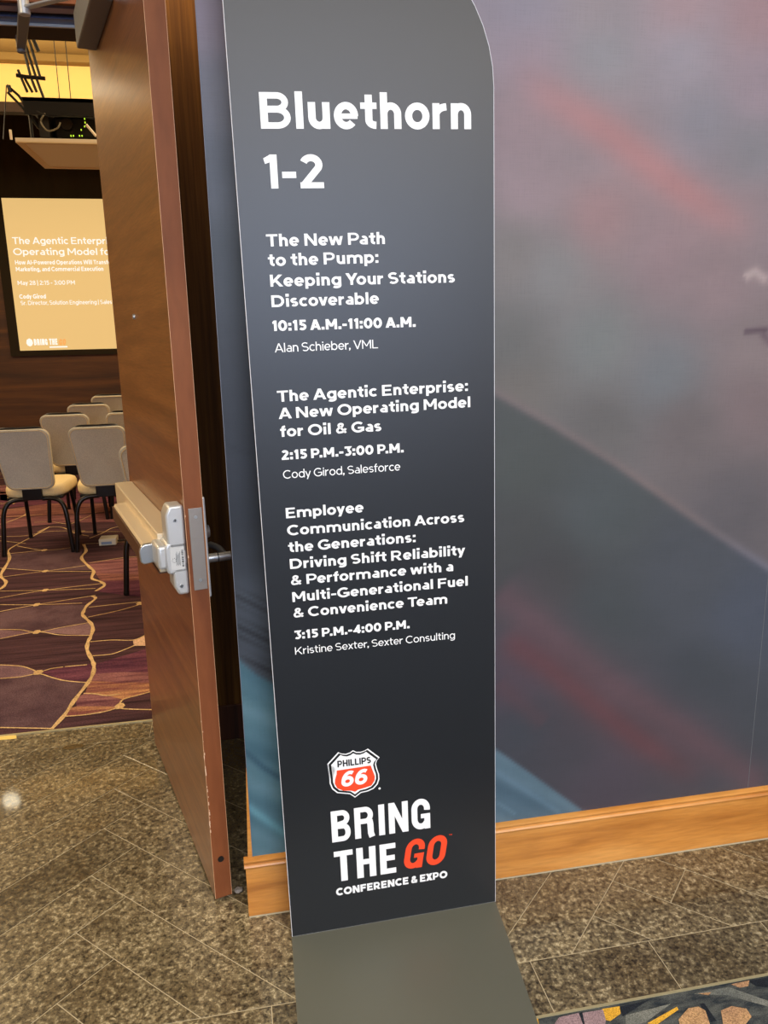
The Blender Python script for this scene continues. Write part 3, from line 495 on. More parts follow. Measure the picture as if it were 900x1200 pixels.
# ================================================================ LETTERING (own monoline alphabet)
def arc(cx, cy, rx, ry, a0, a1, n=None):
    n = n or max(4, int(abs(a1-a0)/11)); return [(cx+rx*math.cos(R(a0+(a1-a0)*i/n)), cy+ry*math.sin(R(a0+(a1-a0)*i/n))) for i in range(n+1)]
def glyph(ch, t, cond=False):
    """list of ('s', polyline, width, closed) strokes and ('p', polygon) shapes plus advance width; cap height 1"""
    h = t/2; X = .74; o = []; th = t*.86; hh = th/2
    def S(P, wd=t, cl=False): o.append(('s', P, wd, cl))
    def D(x0, y0, x1, y1, tx): o.append(('p', [(x0-tx/2, y0), (x0+tx/2, y0), (x1+tx/2, y1), (x1-tx/2, y1)]))
    def Rr(x0, y0, x1, y1): o.append(('p', [(x0, y0), (x1, y0), (x1, y1), (x0, y1)]))
    def V(x, a, b): Rr(x-h, a, x+h, b)
    def H(x0, x1, y, wd=None): k = (wd or th)/2; Rr(x0, y-k, x1, y+k)
    r_ = .07; c_ = .04
    if cond:
        # condensed display capitals
        w_ = .60; rx = w_/2-h; ry = min(.24, .30)
        def OO(): return arc(w_/2, 1-h-ry, rx, ry, 0, 180)+arc(w_/2, h+ry, rx, ry, 180, 360)
        if ch == 'O': S(OO(), cl=True); return o, w_, .05
        if ch == 'G': S(arc(w_/2, 1-h-ry, rx, ry, -12, 180)+arc(w_/2, h+ry, rx, ry, 180, 330)); Rr(w_-t, .0, w_, .50); Rr(w_/2, .50-t*.75, w_, .50); return o, w_, .05
        if ch == 'I': V(h, 0, 1); return o, t, .07
        if ch == 'B':
            V(h, 0, 1); S([(h, 1-hh)]+arc(w_-h-.17, 1-hh-.17, .155, .17, 90, -70)+[(h, .53)], th); S([(h, .50)]+arc(w_-h-.16, .50-.20, .16, .20, 70, 0)+arc(w_-h-.16, hh+.18, .16, .18, 0, -90)+[(h, hh)], th); return o, w_, .06
        if ch == 'R':
            V(h, 0, 1); S([(h, 1-hh)]+arc(w_-h-.17, 1-hh-.19, .17, .19, 90, -90)+[(h, 1-hh-.38)], th); S([(w_-h-.03, .56), (w_-h-.01, .40), (w_-h-.005, .14), (w_-h+.035, 0)]); return o, w_+.03, .06
        if ch == 'N': V(h, 0, 1); V(w_+.02-h, 0, 1); D(h, 1, w_+.02-h, 0, t*1.0); return o, w_+.02, .06
        if ch == 'T': V(w_/2-.01, 0, 1); H(0, w_-.02, 1-h*.85, t*.85); return o, w_-.02, .04
        if ch == 'H': V(h, 0, 1); V(w_-h, 0, 1); H(h, w_-h, .52, t*.85); return o, w_, .07
        if ch == 'E': V(h, 0, 1); [H(h, w_-.1+dx, y, t*.85) for y, dx in ((1-t*.425, 0), (.52, -.03), (t*.425, 0))]; return o, w_-.1, .06
        if ch == ' ': return o, .22, .05
    lo = dict(w=.66, rx=.33-h, ry=X/2-h+.01)
    def bowl(cx, rx, s=0, e=360): return arc(cx, X/2, rx, X/2-h+.012, s, e, 28)
    if ch == ' ': return o, .22, .03
    if ch in 'l': V(h, 0, 1.03); return o, t, r_
    if ch == '|': V(h, -.2, 1.1); return o, t, r_
    if ch == 'i': e = .02 if t > .15 else .012; V(h, 0, X-.01); Rr(-e, .865, t+e, .865+t*.95+e*2); return o, t, r_
    if ch == 'u': V(.60-h, 0, X); S([(h, X)]+arc(.30, .31, .30-h, .31-h+.01, 180, 360)+[(.60-h, X*.6)]); return o, .60, r_
    if ch in 'nh': V(h, 0, X if ch == 'n' else 1.03); S([(h, X*.4)]+arc(.30, X-.32, .30-h, .32-h+.01, 180, 0)+[(.60-h, 0)]); return o, .60, r_
    if ch == 'm': V(h, 0, X); [S([(x, X*.4)]+arc(x+.235, X-.28, .235, .28-h+.01, 180, 0)+[(x+.47, 0)]) for x in (h, h+.47)]; return o, .94+t, r_
    if ch == 'r': V(h, 0, X); S([(h, X*.35)]+arc(.42, X-.34, .42-h, .34-h, 180, 92)); return o, .42, .05
    if ch in 'oO0':
        if ch == 'o': S(bowl(.355, .355-h), cl=True); return o, .71, c_
        w_ = 1.06 if ch == 'O' else .80; S(arc(w_/2, .5, w_/2-h, .5-h+.015, 0, 360, 32)[:-1], cl=True); return o, w_, c_
    if ch == 'e': S(arc(.34, X/2, .34-h, X/2-h+.012, -3, 318, 30)); H(h, .66, X/2-.015, t*.72); return o, .68, c_
    if ch == 'c': S(arc(.35, X/2, .35-h, X/2-h+.012, 46, 314, 26)); return o, .60, c_
    if ch in 'dqgbp':
        w_ = .70; right = ch in 'dqg'; cx = w_/2; S(arc(cx, X/2, cx-h, X/2-h+.012, 0, 360, 30)[:-1], cl=True); x = w_-h if right else h
        if ch == 'd' or ch == 'b': V(x, 0, 1.03)
        elif ch in 'pq': V(x, -.24, X)
        else: V(x, 0, X); S([(x, .12)]+arc(w_/2-.01, -.02, w_/2-h+.01, .24-h, 0, -140))
        return o, w_, .05
    if ch == 'a': S(arc(.31, .225, .31-h, .225-h*.92, 0, 360, 24)[:-1], t*.86, True); S([(.60-h, 0)]+[(.60-h, .42)]+arc(.33, X-.30, .27-h+.0, .30-h, 0, 128)); return o, .60, .05
    if ch in 'sS':
        Y = X if ch == 's' else 1.0; w_ = .56 if ch == 's' else .76; ry = (Y-t*.92)/4; rx = w_/2-h; k = t*.92/2
        S(arc(w_/2, Y-k-ry, rx, ry, 38, 262)+arc(w_/2, k+ry, rx, ry, 82, -142), t*.92); return o, w_, c_
    if ch == 't': S([(.13+h, .96), (.13+h, .25)]+arc(.13+h+.20, .25, .20, .25-h, 180, 272)); H(0, .46, X-hh); return o, .46, .03
    if ch == 'f': S([(.10+h, 0), (.10+h, .80)]+arc(.10+h+.19, .80, .19, .24-h, 180, 92)); H(0, .44, X-hh); return o, .42, .03
    if ch == 'k': V(h, 0, 1.03); D(h+.04, .22, .62-h*.9, X, t*1.35); D(.26, .42, .64-h*.9, 0, t*1.3); return o, .64, .04
    if ch == 'v': D(h*1.05, X, .33, 0, t*1.08); D(.66-h*1.05, X, .33, 0, t*1.08); return o, .66, .02
    if ch == 'y': D(h*1.05, X, .33, 0, t*1.08); D(.66-h*1.05, X, .22, -.24, t*1.08); return o, .66, .02
    if ch == 'w': [D(a, X, b, 0, t*.98) for a, b in ((h, .27), (.51, .27), (.51, .75), (1.02-h, .75))]; return o, 1.02, .02
    if ch == 'x': D(h*1.2, X, .62-h*1.2, 0, t*1.25); D(.62-h*1.2, X, h*1.2, 0, t*1.25); return o, .62, .02
    if ch == 'B':
        V(h, 0, 1); S([(h, 1-hh)]+arc(.46, 1-hh-.185, .31-hh, .185, 90, -90)+[(h, 1-hh-.37)], th); S([(h, .53)]+arc(.46, (.53+hh)/2, .36-hh, (.53-hh)/2, 90, -90)+[(h, hh)], th); return o, .82, r_
    if ch in 'PR':
        V(h, 0, 1); S([(h, 1-hh)]+arc(.44, 1-hh-.245, .36-hh, .245, 90, -90)+[(h, 1-hh-.49)], th)
        if ch == 'R': D(.44, .40, .84-h*1.1, 0, t*1.25)
        return o, (.80 if ch == 'P' else .86), r_
    if ch == 'D': S([(h, h)]+[(h, 1-h), (.40, 1-h)]+arc(.42, .5, .50-h, .5-h, 90, -90)+[(h-h, h)]); V(h, 0, 1); return o, .92, r_
    if ch == 'T': V(.40, 0, 1); H(0, .80, 1-hh); return o, .80, .03
    if ch == 'L': V(h, 0, 1); H(h, .66, hh); return o, .66, r_
    if ch in 'EF': V(h, 0, 1); H(h, .72, 1-hh); H(h, .66, .51); (H(h, .73, hh) if ch == 'E' else None); return o, .73, r_
    if ch == 'N': V(h, 0, 1); V(.88-h, 0, 1); D(h+.0, 1, .88-h, 0, t*1.15); return o, .88, r_
    if ch == 'M': V(h, 0, 1); V(1.02-h, 0, 1); D(h+.01, 1, .51, .28, t*1.05); D(1.01-h, 1, .51, .28, t*1.05); return o, 1.02, r_
    if ch == 'H': V(h, 0, 1); V(.84-h, 0, 1); H(h, .84-h, .5); return o, .84, r_
    if ch == 'I': V(h, 0, 1); return o, t, r_
    if ch == 'K': V(h, 0, 1); D(h+.02, .30, .84-h*1.15, 1, t*1.35); D(.34, .56, .88-h*1.15, 0, t*1.3); return o, .88, .05
    if ch == 'Y': V(.43, 0, .46); D(h*1.15, 1, .43, .38, t*1.22); D(.86-h*1.15, 1, .43, .38, t*1.22); return o, .86, .0
    if ch == 'V': D(h*1.1, 1, .46, 0, t*1.1); D(.92-h*1.1, 1, .46, 0, t*1.1); return o, .92, .0
    if ch == 'W': [D(a, 1, b, 0, t*1.02) for a, b in ((h, .36), (.68, .36), (.68, 1.0), (1.36-h, 1.0))]; return o, 1.36, .0
    if ch == 'A': D(h*1.1, 0, .48, 1, t*1.12); D(.96-h*1.1, 0, .48, 1, t*1.12); H(.24, .72, .29, th*.95); return o, .96, .01
    if ch == 'X': D(h*1.2, 1, .86-h*1.2, 0, t*1.3); D(.86-h*1.2, 1, h*1.2, 0, t*1.3); return o, .86, .01
    if ch == 'C': S(arc(.52, .5, .52-h, .5-h+.015, 46, 314, 30)); return o, .92, c_
    if ch == 'G': S(arc(.52, .5, .52-h, .5-h+.015, 46, 325, 30)); Rr(.98-t, .12, .98, .52); Rr(.50, .52-th, .98, .52); return o, .98, c_
    if ch == 'J': S([(.5-h, 1), (.5-h, .26)]+arc(.27, .26, .23-h+.02, .26-h, 0, -150)); return o, .5, c_
    if ch == '1': V(.40-h, 0, 1); o.append(('p', [(.40-h, 1), (.40-h, 1-t*.95), (.06, 1-t*1.35), (.02, 1-t*.55), (.22, 1)])); return o, .42, .06
    if ch == '2': S(arc(.35, .70, .33-h, .30-h+.01, 158, -28)+[(.10, h*.6)]); H(.02, .70, hh); return o, .71, c_
    if ch == '3': S([(.05, 1-hh), (.56, 1-hh), (.34, .60)], th); S(arc(.34, .33, .36-h, .33-h+.01, 88, -142), t*.95); return o, .70, c_
    if ch == '4': V(.58, 0, 1); D(.62, 1, .06+h*.9, .26, t*1.0); H(.02, .80, .27); return o, .80, c_
    if ch == '5': H(.10, .66, 1-hh); S([(.10+h, 1-hh), (.08+h, .50)], t*.95); S(arc(.33, .33, .37-h, .33-h+.01, 122, -142), t*.95); return o, .70, c_
    if ch == '6': S(arc(.37, .33, .37-h, .33-h+.01, 0, 360, 26)[:-1], t, True); S([(h, .33)]+arc(.47, .42, .47-h, .58-h, 180, 62)); return o, .74, c_
    if ch == '8': S(arc(.36, .745, .30-h*.9, .255-h*.8, 0, 360, 22)[:-1], t*.9, True); S(arc(.36, .29, .36-h, .29-h*.8, 0, 360, 24)[:-1], t*.9, True); return o, .72, c_
    if ch == '.': Rr(0, 0, t*1.1, t*1.1); return o, t*1.1, .05
    if ch == ',': t = max(t, .16); o.append(('p', [(0, t*1.1), (0, 0), (t*.35, 0), (-.02, -t*.9), (t*.5, -t*.8), (t*1.1, .02), (t*1.1, t*1.1)])); return o, t*1.1, .05
    if ch == ':': Rr(0, 0, t*1.1, t*1.1); Rr(0, X-t*1.1, t*1.1, X); return o, t*1.1, .06
    if ch == '-': Rr(0, .40-t*.45, .40, .40+t*.45); return o, .40, .05
    if ch == '&':
        P = [(.80-h*.4, .04), (.52, .36), (.27, .64), (.24, .80), (.38, 1-h), (.53, .82), (.46, .62), (.20, .46), (h+.01, .27), (.20, h+.01), (.38, h), (.58, .16), (.76, .44)]
        S([(q.x, q.y) for q in smooth_path([(a, b, 0) for a, b in P], 5)], t*.88); return o, .84, c_
    return o, .3, .05
def nface(bm, L):
    f = bm.faces.new(L)
    return f
def add_stroke(bm, P, wd, closed, F):
    Q_ = [P[0]]
    for p in P[1:]:
        if math.hypot(p[0]-Q_[-1][0], p[1]-Q_[-1][1]) > 1e-4: Q_.append(p)
    if closed and math.hypot(Q_[0][0]-Q_[-1][0], Q_[0][1]-Q_[-1][1]) < 1e-4: Q_.pop()
    P = Q_; n = len(P); L_, R_ = [], []
    for i in range(n):
        p = Vector(P[i]); a = Vector(P[i-1]) if (closed or i > 0) else None; b = Vector(P[(i+1) % n]) if (closed or i < n-1) else None
        e1 = (p-a).normalized() if a is not None else None; e2 = (b-p).normalized() if b is not None else None
        if e1 is None: e1 = e2
        if e2 is None: e2 = e1
        n1 = Vector((-e1.y, e1.x)); n2 = Vector((-e2.y, e2.x)); k = n1+n2
        if k.length < .3: k = n1
        k = k/k.length_squared*(2 if k is not n1 else 1) if k.length_squared > 0 else n1
        if k.length > 2.2: k = k.normalized()*2.2
        L_.append(bm.verts.new(F(p+k*wd/2))); R_.append(bm.verts.new(F(p-k*wd/2)))
    for i in range(n if closed else n-1):
        j = (i+1) % n
        bm.faces.new((L_[i], L_[j], R_[j], R_[i]))
KERN = {'Pa': -.09, 'Pe': -.07, 'Yo': -.12, 'Te': -.12, 'Th': -.0, 'to': -.0, 'et': .0, 'at': .02, 'r,': -.08, 'P.': -.12, 'Fu': -.03, 'ft': -.02, 'VM': 0, 'tw': 0, 'A ': -.03, 'rk': 0, 'ry': 0, 'ly': 0, 've': -.02, 'ov': -.02, 'om': 0, 'Ke': -.04, 'L ': 0}
def text_width(s, t, cond=False, track=0):
    x = 0
    for i, ch in enumerate(s): _, w_, sb = glyph(ch, t, cond); x += w_+2*sb+track+(0 if cond else KERN.get(s[i:i+2], 0))
    return x
def text(name, s, m, parent, F0, cap, t, width=None, cond=False, slant=0, track=0):
    """F0 maps flat (x along the line, y up) to a 3-D point; width stretches the line to its measured length"""
    bm = bmesh.new(); tot = text_width(s, t, cond, track) - glyph(s[0], t, cond)[2] - glyph(s[-1], t, cond)[2]
    kx = (width/tot) if width else cap; x = -glyph(s[0], t, cond)[2]
    for ci, ch in enumerate(s):
        g, w_, sb = glyph(ch, t, cond); x += sb
        for q_, it in enumerate(g):
            F = lambda p, x=x, q_=q_: F0((x+p[0]+slant*p[1])*kx, p[1]*cap) + NV*(q_*.00005)
            if it[0] == 's': add_stroke(bm, it[1], it[2], it[3], F)
            else: bm.faces.new([bm.verts.new(F(p)) for p in it[1]])
        x += w_+sb+track+(0 if cond else KERN.get(s[ci:ci+2], 0))
    bmesh.ops.triangulate(bm, faces=[f for f in bm.faces if len(f.verts) > 4]); bm.normal_update()
    bmesh.ops.reverse_faces(bm, faces=[f for f in bm.faces if f.normal.y > 0])
    me = bpy.data.meshes.new(name); bm.to_mesh(me); bm.free(); me.materials.append(m)
    o_ = bpy.data.objects.new(name, me); C.objects.link(o_); o_.parent = parent; return o_, kx

# ================================================================ SIGN
SW, SH, SR = .5477, 2.30, .30
sign = empty('sign_stand', (S0.x+.27, S0.y, 0)); tag(sign, 'tall dark charcoal session sign with white schedule text on a grey floor plate', 'sign')
def SP(u, v, d=0): p = S0+WV*u+VV*v+NV*d; return Vector((p.x-sign.location.x, p.y-sign.location.y, p.z))
outl = [(0, .004), (SW, .004), (SW, SH-SR)]+[(SW-SR+SR*math.cos(a), SH-SR+SR*math.sin(a)) for a in [R(k*7.5) for k in range(1, 13)]]+[(0, SH)]
def slab(pts, d0, d1):
    bm = bmesh.new(); A_ = [bm.verts.new(SP(u, v, d0)) for u, v in pts]; B_ = [bm.verts.new(SP(u, v, d1)) for u, v in pts]; n = len(pts)
    bm.faces.new(A_); bm.faces.new(B_[::-1])
    for i in range(n): bm.faces.new((A_[i], A_[(i+1)%n], B_[(i+1)%n], B_[i]))
    return bm
def inset2(P, d):
    n = len(P); s = sum(P[i][0]*P[(i+1)%n][1]-P[(i+1)%n][0]*P[i][1] for i in range(n)); sg = 1 if s > 0 else -1; out = []
    for i in range(n):
        a, b_, c2 = Vector(P[i-1]), Vector(P[i]), Vector(P[(i+1)%n]); e1 = (b_-a).normalized(); e2 = (c2-b_).normalized()
        n1 = Vector((-e1.y, e1.x))*sg; n2 = Vector((-e2.y, e2.x))*sg; k = n1+n2; k = k/max(k.length_squared, .4)*2; out.append((b_.x+k.x*d, b_.y+k.y*d))
    return out
tag(obj('panel', slab(outl, 0, -.012), M['white_edge'], sign), 'white foam board panel edge')
tag(obj('printed_face', slab(inset2(outl, .0011), .0004, 0), M['sign'], sign), 'charcoal printed front')
B0 = [SP(0, 0), SP(SW, 0)]
bm = bmesh.new(); bx_, by_ = sign.location.x, sign.location.y
prism(bm, [(.0490-bx_, -.099-by_), (.0385-bx_, -.625-by_), (.5560-bx_, -.640-by_), (.5985-bx_, -.0885-by_)], 'z', .0005, .0045)
tag(obj('base_plate', bm, M['plate'], sign, bevel=.0008), 'flat grey steel floor plate')
bm = bmesh.new(); prism(bm, [(.0490-bx_, -.085-by_), (.0490-bx_, -.0905-by_), (.5985-bx_, -.078-by_), (.5985-bx_, -.0725-by_)], 'z', .0045, .20)
obj('rear_bracket', bm, M['plate'], sign)
LINES = [('Bluethorn', .0573, 1.906, .4965, .0668, .205), ('1-2', .0560, 1.7942, .1790, .0640, .205),
 ('The New Path', .0525, 1.6821, .3025, .0238, .20), ('to the Pump:', .0535, 1.6433, .2870, .0238, .20), ('Keeping Your Stations', .0551, 1.6024, .4564, .0238, .20), ('Discoverable', .0548, 1.5610, .2849, .0238, .20),
 ('10:15 A.M.-11:00 A.M.', .0530, 1.5121, .3653, .0215, .245), ('Alan Schieber, VML', .0550, 1.4678, .2795, .0185, .118),
 ('The Agentic Enterprise:', .0535, 1.3629, .4835, .0236, .20), ('A New Operating Model', .0540, 1.3260, .4889, .0236, .20), ('for Oil & Gas', .0550, 1.2868, .2804, .0236, .20),
 ('2:15 P.M.-3:00 P.M.', .0541, 1.2359, .3300, .0212, .245), ('Cody Girod, Salesforce', .0550, 1.1938, .3208, .0185, .118),
 ('Employee', .0555, 1.1035, .2319, .0236, .20), ('Communication Across', .0558, 1.0635, .4716, .0236, .20), ('the Generations:', .0555, 1.0240, .3523, .0236, .20), ('Driving Shift Reliability', .0570, .9845, .4728, .0236, .20),
 ('& Performance with a', .0562, .9455, .4426, .0236, .20), ('Multi-Generational Fuel', .0575, .9050, .4784, .0236, .20), ('& Convenience Team', .0570, .8665, .4264, .0236, .20),
 ('3:15 P.M.-4:00 P.M.', .0560, .8132, .3319, .0212, .245), ('Kristine Sexter, Sexter Consulting', .0556, .7750, .4444, .0182, .118)]
def fsign(u, v, d=.0009): return lambda x, y: SP(u+x, v+y, d)
V1 = [1.918, 1.7969, 1.6877, 1.6496, 1.6082, 1.5651, 1.5152, 1.4714, 1.3718, 1.335, 1.2897, 1.2389, 1.1981, 1.1061, 1.066, 1.026, 0.9852, 0.9473, 0.9077, 0.8669, 0.813, 0.7749]
for (s_, u, v, u1, cap, t), v1 in zip(LINES, V1):
    sl = (v1-v)/(u1-u)
    text('lettering', s_, M['print_white'], sign, (lambda x, y, u=u, v=v, sl=sl: SP(u+x, v+y+sl*x, .0009)), cap, t, u1-u)
_, _ = text('lettering', 'BRING', M['print_white'], sign, fsign(.1165, .2608), 0.0880, .19, .3712-.1165, cond=True)
_, _ = text('lettering', 'THE', M['print_white'], sign, fsign(.1185, .1455), 0.0880, .205, .2775-.1185, cond=True)
o_, _ = text('lettering', 'GO', M['print_orange'], sign, fsign(.2945, .1490), .0860, .185, .4180-.2945-.013, cond=True, slant=.17); o_['label'] = 'orange slanted lettering'
text('lettering', 'CONFERENCE & EXPO', M['print_white'], sign, fsign(.1188, .1045), .0215, .27, .4137-.1188, track=-.02)
text('lettering', 'TM', M['print_orange'], sign, fsign(.4200, .2300), .0035, .2, .0085)
# shield emblem in layers
def patch(name, P, d, m):
    bm = bmesh.new(); f = bm.faces.new([bm.verts.new(SP(u, v, d)) for u, v in P]); bmesh.ops.triangulate(bm, faces=[f])
    bm.normal_update(); bmesh.ops.reverse_faces(bm, faces=[f for f in bm.faces if f.normal.y > 0])
    me = bpy.data.meshes.new(name); bm.to_mesh(me); bm.free(); me.materials.append(m); o = bpy.data.objects.new(name, me); C.objects.link(o); return o
em = empty('shield_emblem'); em.parent = sign; em['label'] = 'white and orange highway shield emblem with black outline'
def dense(P):
    Q = [tuple(q[:2]) for q in smooth_path([(a, b, 0) for a, b in P+P[:1]], 3)]; return Q[:-1]
scu, scv = .1812, .4520
def shs(k): return [(scu+(u-scu)*k, scv+(v-scv)*k) for u, v in SHIELD]
patch('shield_rim', SHIELD, .0009, M['print_white']).parent = em
patch('shield_outline', shs(.95), .0014, M['print_black']).parent = em
patch('shield_field', shs(.865), .0019, M['print_white']).parent = em
patch('shield_lower_field', SHIELD_RED, .0023, M['print_orange']).parent = em
text('shield_lettering', 'PHILLIPS', M['print_black'], em, fsign(.1400, .4690, .0024), .0178, .24, .2232-.1400, track=-.03)
text('shield_lettering', '66', M['print_white'], em, fsign(.1455, .4140, .0027), .0420, .225, .2175-.1455-.007, slant=.14)
bm = bmesh.new(); bm.faces.new([bm.verts.new(SP(.2425+.0030*math.cos(R(a)), .3945+.0030*math.sin(R(a)), .0010)) for a in range(0, 360, 30)]); obj('registered_mark', bm, M['print_white'], em)

# ================================================================ OPEN DOOR
DA = (-.14488, .0659, 0); DR = math.atan2(.96467, -.26346)      # local x: towards the hinge, local y: towards the bar side
door = empty('door_1', DA, DR); tag(door, 'tall cherry wood door leaf standing open with a crash bar and closer', kind='structure')
DW, DT, DH = .9422, .0446, 2.458
boxo('leaf', M['door'], door, .0006, DW, -DT+.0004, 0, .010, DH)
boxo('edge_band', M['edge'], door, -.0015, .0006, -DT, .0004, .010, DH)
for yy in (-.0002, -DT-.0006): boxo('edge_bead', mat('pale_worn_edge', srgb(206,160,120), .5), door, -.0018, -.0002, yy, yy+.0008, .010, DH)
# worn chips low on the edge
bm = bmesh.new()
for k in range(26):
    z = rng.choice([rng.uniform(.2, .45), rng.uniform(.2, 1.1)]); y = rng.choice([rng.uniform(-.002, .0008)]); s_ = rng.uniform(.001, .0028); box(bm, -.0021, -.0012, y-s_*.5, y+s_*.4, z, z+s_*rng.uniform(1.5, 5))
o = obj('paint_chip', bm, mat('chip_pale', srgb(220,190,160), .7), door); o['kind'] = 'stuff'
def cyl(bm, c, axis, r, l, seg=20, r2=None):
    c = Vector(c); ax = Vector(axis).normalized(); tube(bm, [c, c+ax*l], r, seg, rs=[r, r2 if r2 else r])
# latch plate in the edge
lp = boxo('latch_plate', M['latch'], door, -.0035, -.001, -.0415, -.0085, .893, 1.100, bevel=.0006); lp['label'] = 'worn steel latch face plate'
for z in (.918, 1.078):
    bm = bmesh.new(); cyl(bm, (-.0034, -.025, z), (-1, 0, 0), .0042, .0012, 14); obj('screw', bm, M['steel'], lp)
bm = bmesh.new(); box(bm, -.0022, -.0012, -.044, -.0425, .90, 1.09); obj('chipped_rim', bm, mat('raw_wood', srgb(150,92,40), .8), lp)
bm = bmesh.new(); cyl(bm, (-.0012, -.022, .128), (-1, 0, 0), .0085, .002, 18); k_ = obj('floor_bolt', bm, M['dark_metal'], door)
# crash bar: rail, pad, head housing
hb = empty('crash_bar_head'); hb.parent = door; hb['label'] = 'silver lock head of the crash bar with two screws'
def head(name, y1, z0, z1, s1, ch, m=M['alu']):
    """tapering shell: profile in local y-z seen from the leaf edge"""
    bm = bmesh.new(); P = [(0, z0), (y1-ch, z0), (y1, z0+ch*2.2), (y1, z1-ch*2.2), (y1-ch, z1), (0, z1)]; prism(bm, P, 'x', .012, s1); return obj(name, bm, m, hb, bevel=.006, seg=3, smooth=True)
head('head_upper', .044, .988, 1.108, .075, .010); head('head_lower', .036, .882, .968, .075, .010)
head('head_middle', .052, .937, 1.018, .10, .006); 
bm = bmesh.new(); box(bm, .012, .10, .045, .070, .952, 1.012); obj('pad_socket', bm, M['alu'], hb, bevel=.008, seg=3, smooth=True)
for y, z in ((.022, 1.072), (.019, .905)):
    bm = bmesh.new(); cyl(bm, (.0125, y, z), (-1, 0, 0), .0048, .002, 16); sc_ = obj('screw', bm, M['steel'], hb)
    bm = bmesh.new(); box(bm, .0100, .0106, y-.0036, y+.0036, z-.0007, z+.0007); box(bm, .0100, .0106, y-.0007, y+.0007, z-.0036, z+.0036); obj('screw_slot', bm, M['dark_metal'], hb)
lb = boxo('rating_label', mat('label_foil', srgb(196,196,192), .5, metal=.2), hb, .0112, .0118, .006, .040, .948, 1.006)
bm = bmesh.new()
for k in range(13): z = .955+k*.0034; box(bm, .0106, .0111, .0085, .0135, z, z+rng.choice([.0011, .0018, .0024]))
for k in range(5): box(bm, .0106, .0111, .0175+k*.0022, .0182+k*.0022, .958+.003*(k % 2), .994-.004*(k % 3))
for k in range(7): a = k*math.pi*2/7; box(bm, .0106, .0111, .031+.0045*math.cos(a), .0325+.0045*math.cos(a), .972+.0055*math.sin(a), .9735+.0055*math.sin(a))
o = obj('label_print', bm, M['print_black'], hb); o['kind'] = 'stuff'
rail = boxo('crash_bar_rail', M['champagne'], door, .085, .885, 0, .056, .925, 1.027, bevel=.003); rail['label'] = 'champagne coloured fixed rail of the crash bar'
boxo('rail_lip', M['bronze'], door, .09, .883, .0, .058, .921, .926)
bm = bmesh.new(); prism(bm, [(.052, .962), (.088, .958), (.092, .963), (.092, .990), (.087, .998), (.052, 1.001)], 'x', .105, .66); pad = obj('push_pad', bm, M['champagne'], door, bevel=.001); pad['label'] = 'champagne push pad with brown front strip'
boxo('pad_front', M['bronze'], door, .105, .655, .0915, .0965, .950, .993, bevel=.001)
bm = bmesh.new(); prism(bm, [(.052, .954), (.092, .950), (.100, .957), (.101, .985), (.096, .998), (.086, 1.002), (.052, 1.003)], 'x', .090, .105); obj('pad_end_cap', bm, M['steel'], door, bevel=.003, seg=3, smooth=True)
bm = bmesh.new(); cyl(bm, (.498, -.0005, 1.564), (0, 1, 0), .0085, .006, 18, .0065); obj('door_viewer', bm, M['steel'], door)
# trim plate, cylinder and lever on the lobby side
tp = boxo('trim_plate', M['alu'], door, .012, .075, -DT-.009, -DT, .865, 1.122, bevel=.003); tp['label'] = 'long pale escutcheon plate behind the leaf edge'
bm = bmesh.new(); cyl(bm, (.043, -DT-.008, 1.028), (0, -1, 0), .019, .012, 24, .015); obj('key_cylinder', bm, M['steel'], tp)
bm = bmesh.new(); cyl(bm, (.043, -DT-.008, .957), (0, -1, 0), .0115, .062, 24); obj('lever_shank', bm, M['steel'], tp, smooth='auto')
bm = bmesh.new(); tube(bm, smooth_path([(.043, -DT-.058, .957), (.075, -DT-.060, .957), (.12, -DT-.058, .960), (.155, -DT-.046, .962)], 5), .0085, 14); obj('lever', bm, M['steel'], tp, smooth='auto')
bm = bmesh.new()
for c0 in (-.030, -.031): pass
tube(bm, [(.043, -DT-.036, .957), (.043, -DT-.0385, .957)], .0121, 24); obj('shank_ring', bm, M['dark_metal'], tp)
# closer
cb = boxo('closer_body', M['closer_grey'], door, .38, .757, .0005, .053, 2.323, 2.415, bevel=.003); cb['label'] = 'grey door closer housing'
boxo('closer_cover', mat('closer_pale', srgb(170,172,166), .42, metal=.3), door, .383, .754, .0525, .0545, 2.325, 2.413)
def W2L(x, y, z): 
    dx, dy = x-DA[0], y-DA[1]; c_, s_ = math.cos(DR), math.sin(DR); return (dx*c_+dy*s_, -dx*s_+dy*c_, z)
def armbar(name, a, b, wd, th, m):
    a, b = Vector(a), Vector(b); d = (b-a).normalized(); n = Vector((-d.y, d.x, 0)); bm = bmesh.new()
    P = [a-n*wd/2, a+n*wd/2, b+n*wd*.42, b-n*wd*.42]; prism(bm, [(p.x, p.y) for p in P], 'z', a.z-th/2, a.z+th/2); return obj(name, bm, m, door, bevel=.003, smooth=True)
elb = W2L(-.538, .826, 2.437); pin = W2L(-.330, .690, 2.437); fend = W2L(-.622, 1.130, 2.430)
armbar('closer_arm', pin, elb, .026, .007, M['alu']); armbar('closer_arm', (elb[0], elb[1], 2.427), (fend[0], fend[1], 2.427), .034, .009, M['closer_grey'])
bm = bmesh.new(); cyl(bm, (elb[0], elb[1], 2.418), (0, 0, 1), .016, .040, 20); obj('arm_knuckle', bm, M['alu'], door, bevel=.002, smooth=True)
bm = bmesh.new(); cyl(bm, (fend[0], fend[1], 2.414), (0, 0, 1), .014, .050, 20); obj('arm_foot', bm, M['closer_grey'], door, bevel=.003, smooth=True)
bm = bmesh.new(); cyl(bm, (pin[0], pin[1], 2.400), (0, 0, 1), .015, .045, 20); obj('arm_pivot', bm, M['closer_grey'], door, bevel=.002, smooth=True)
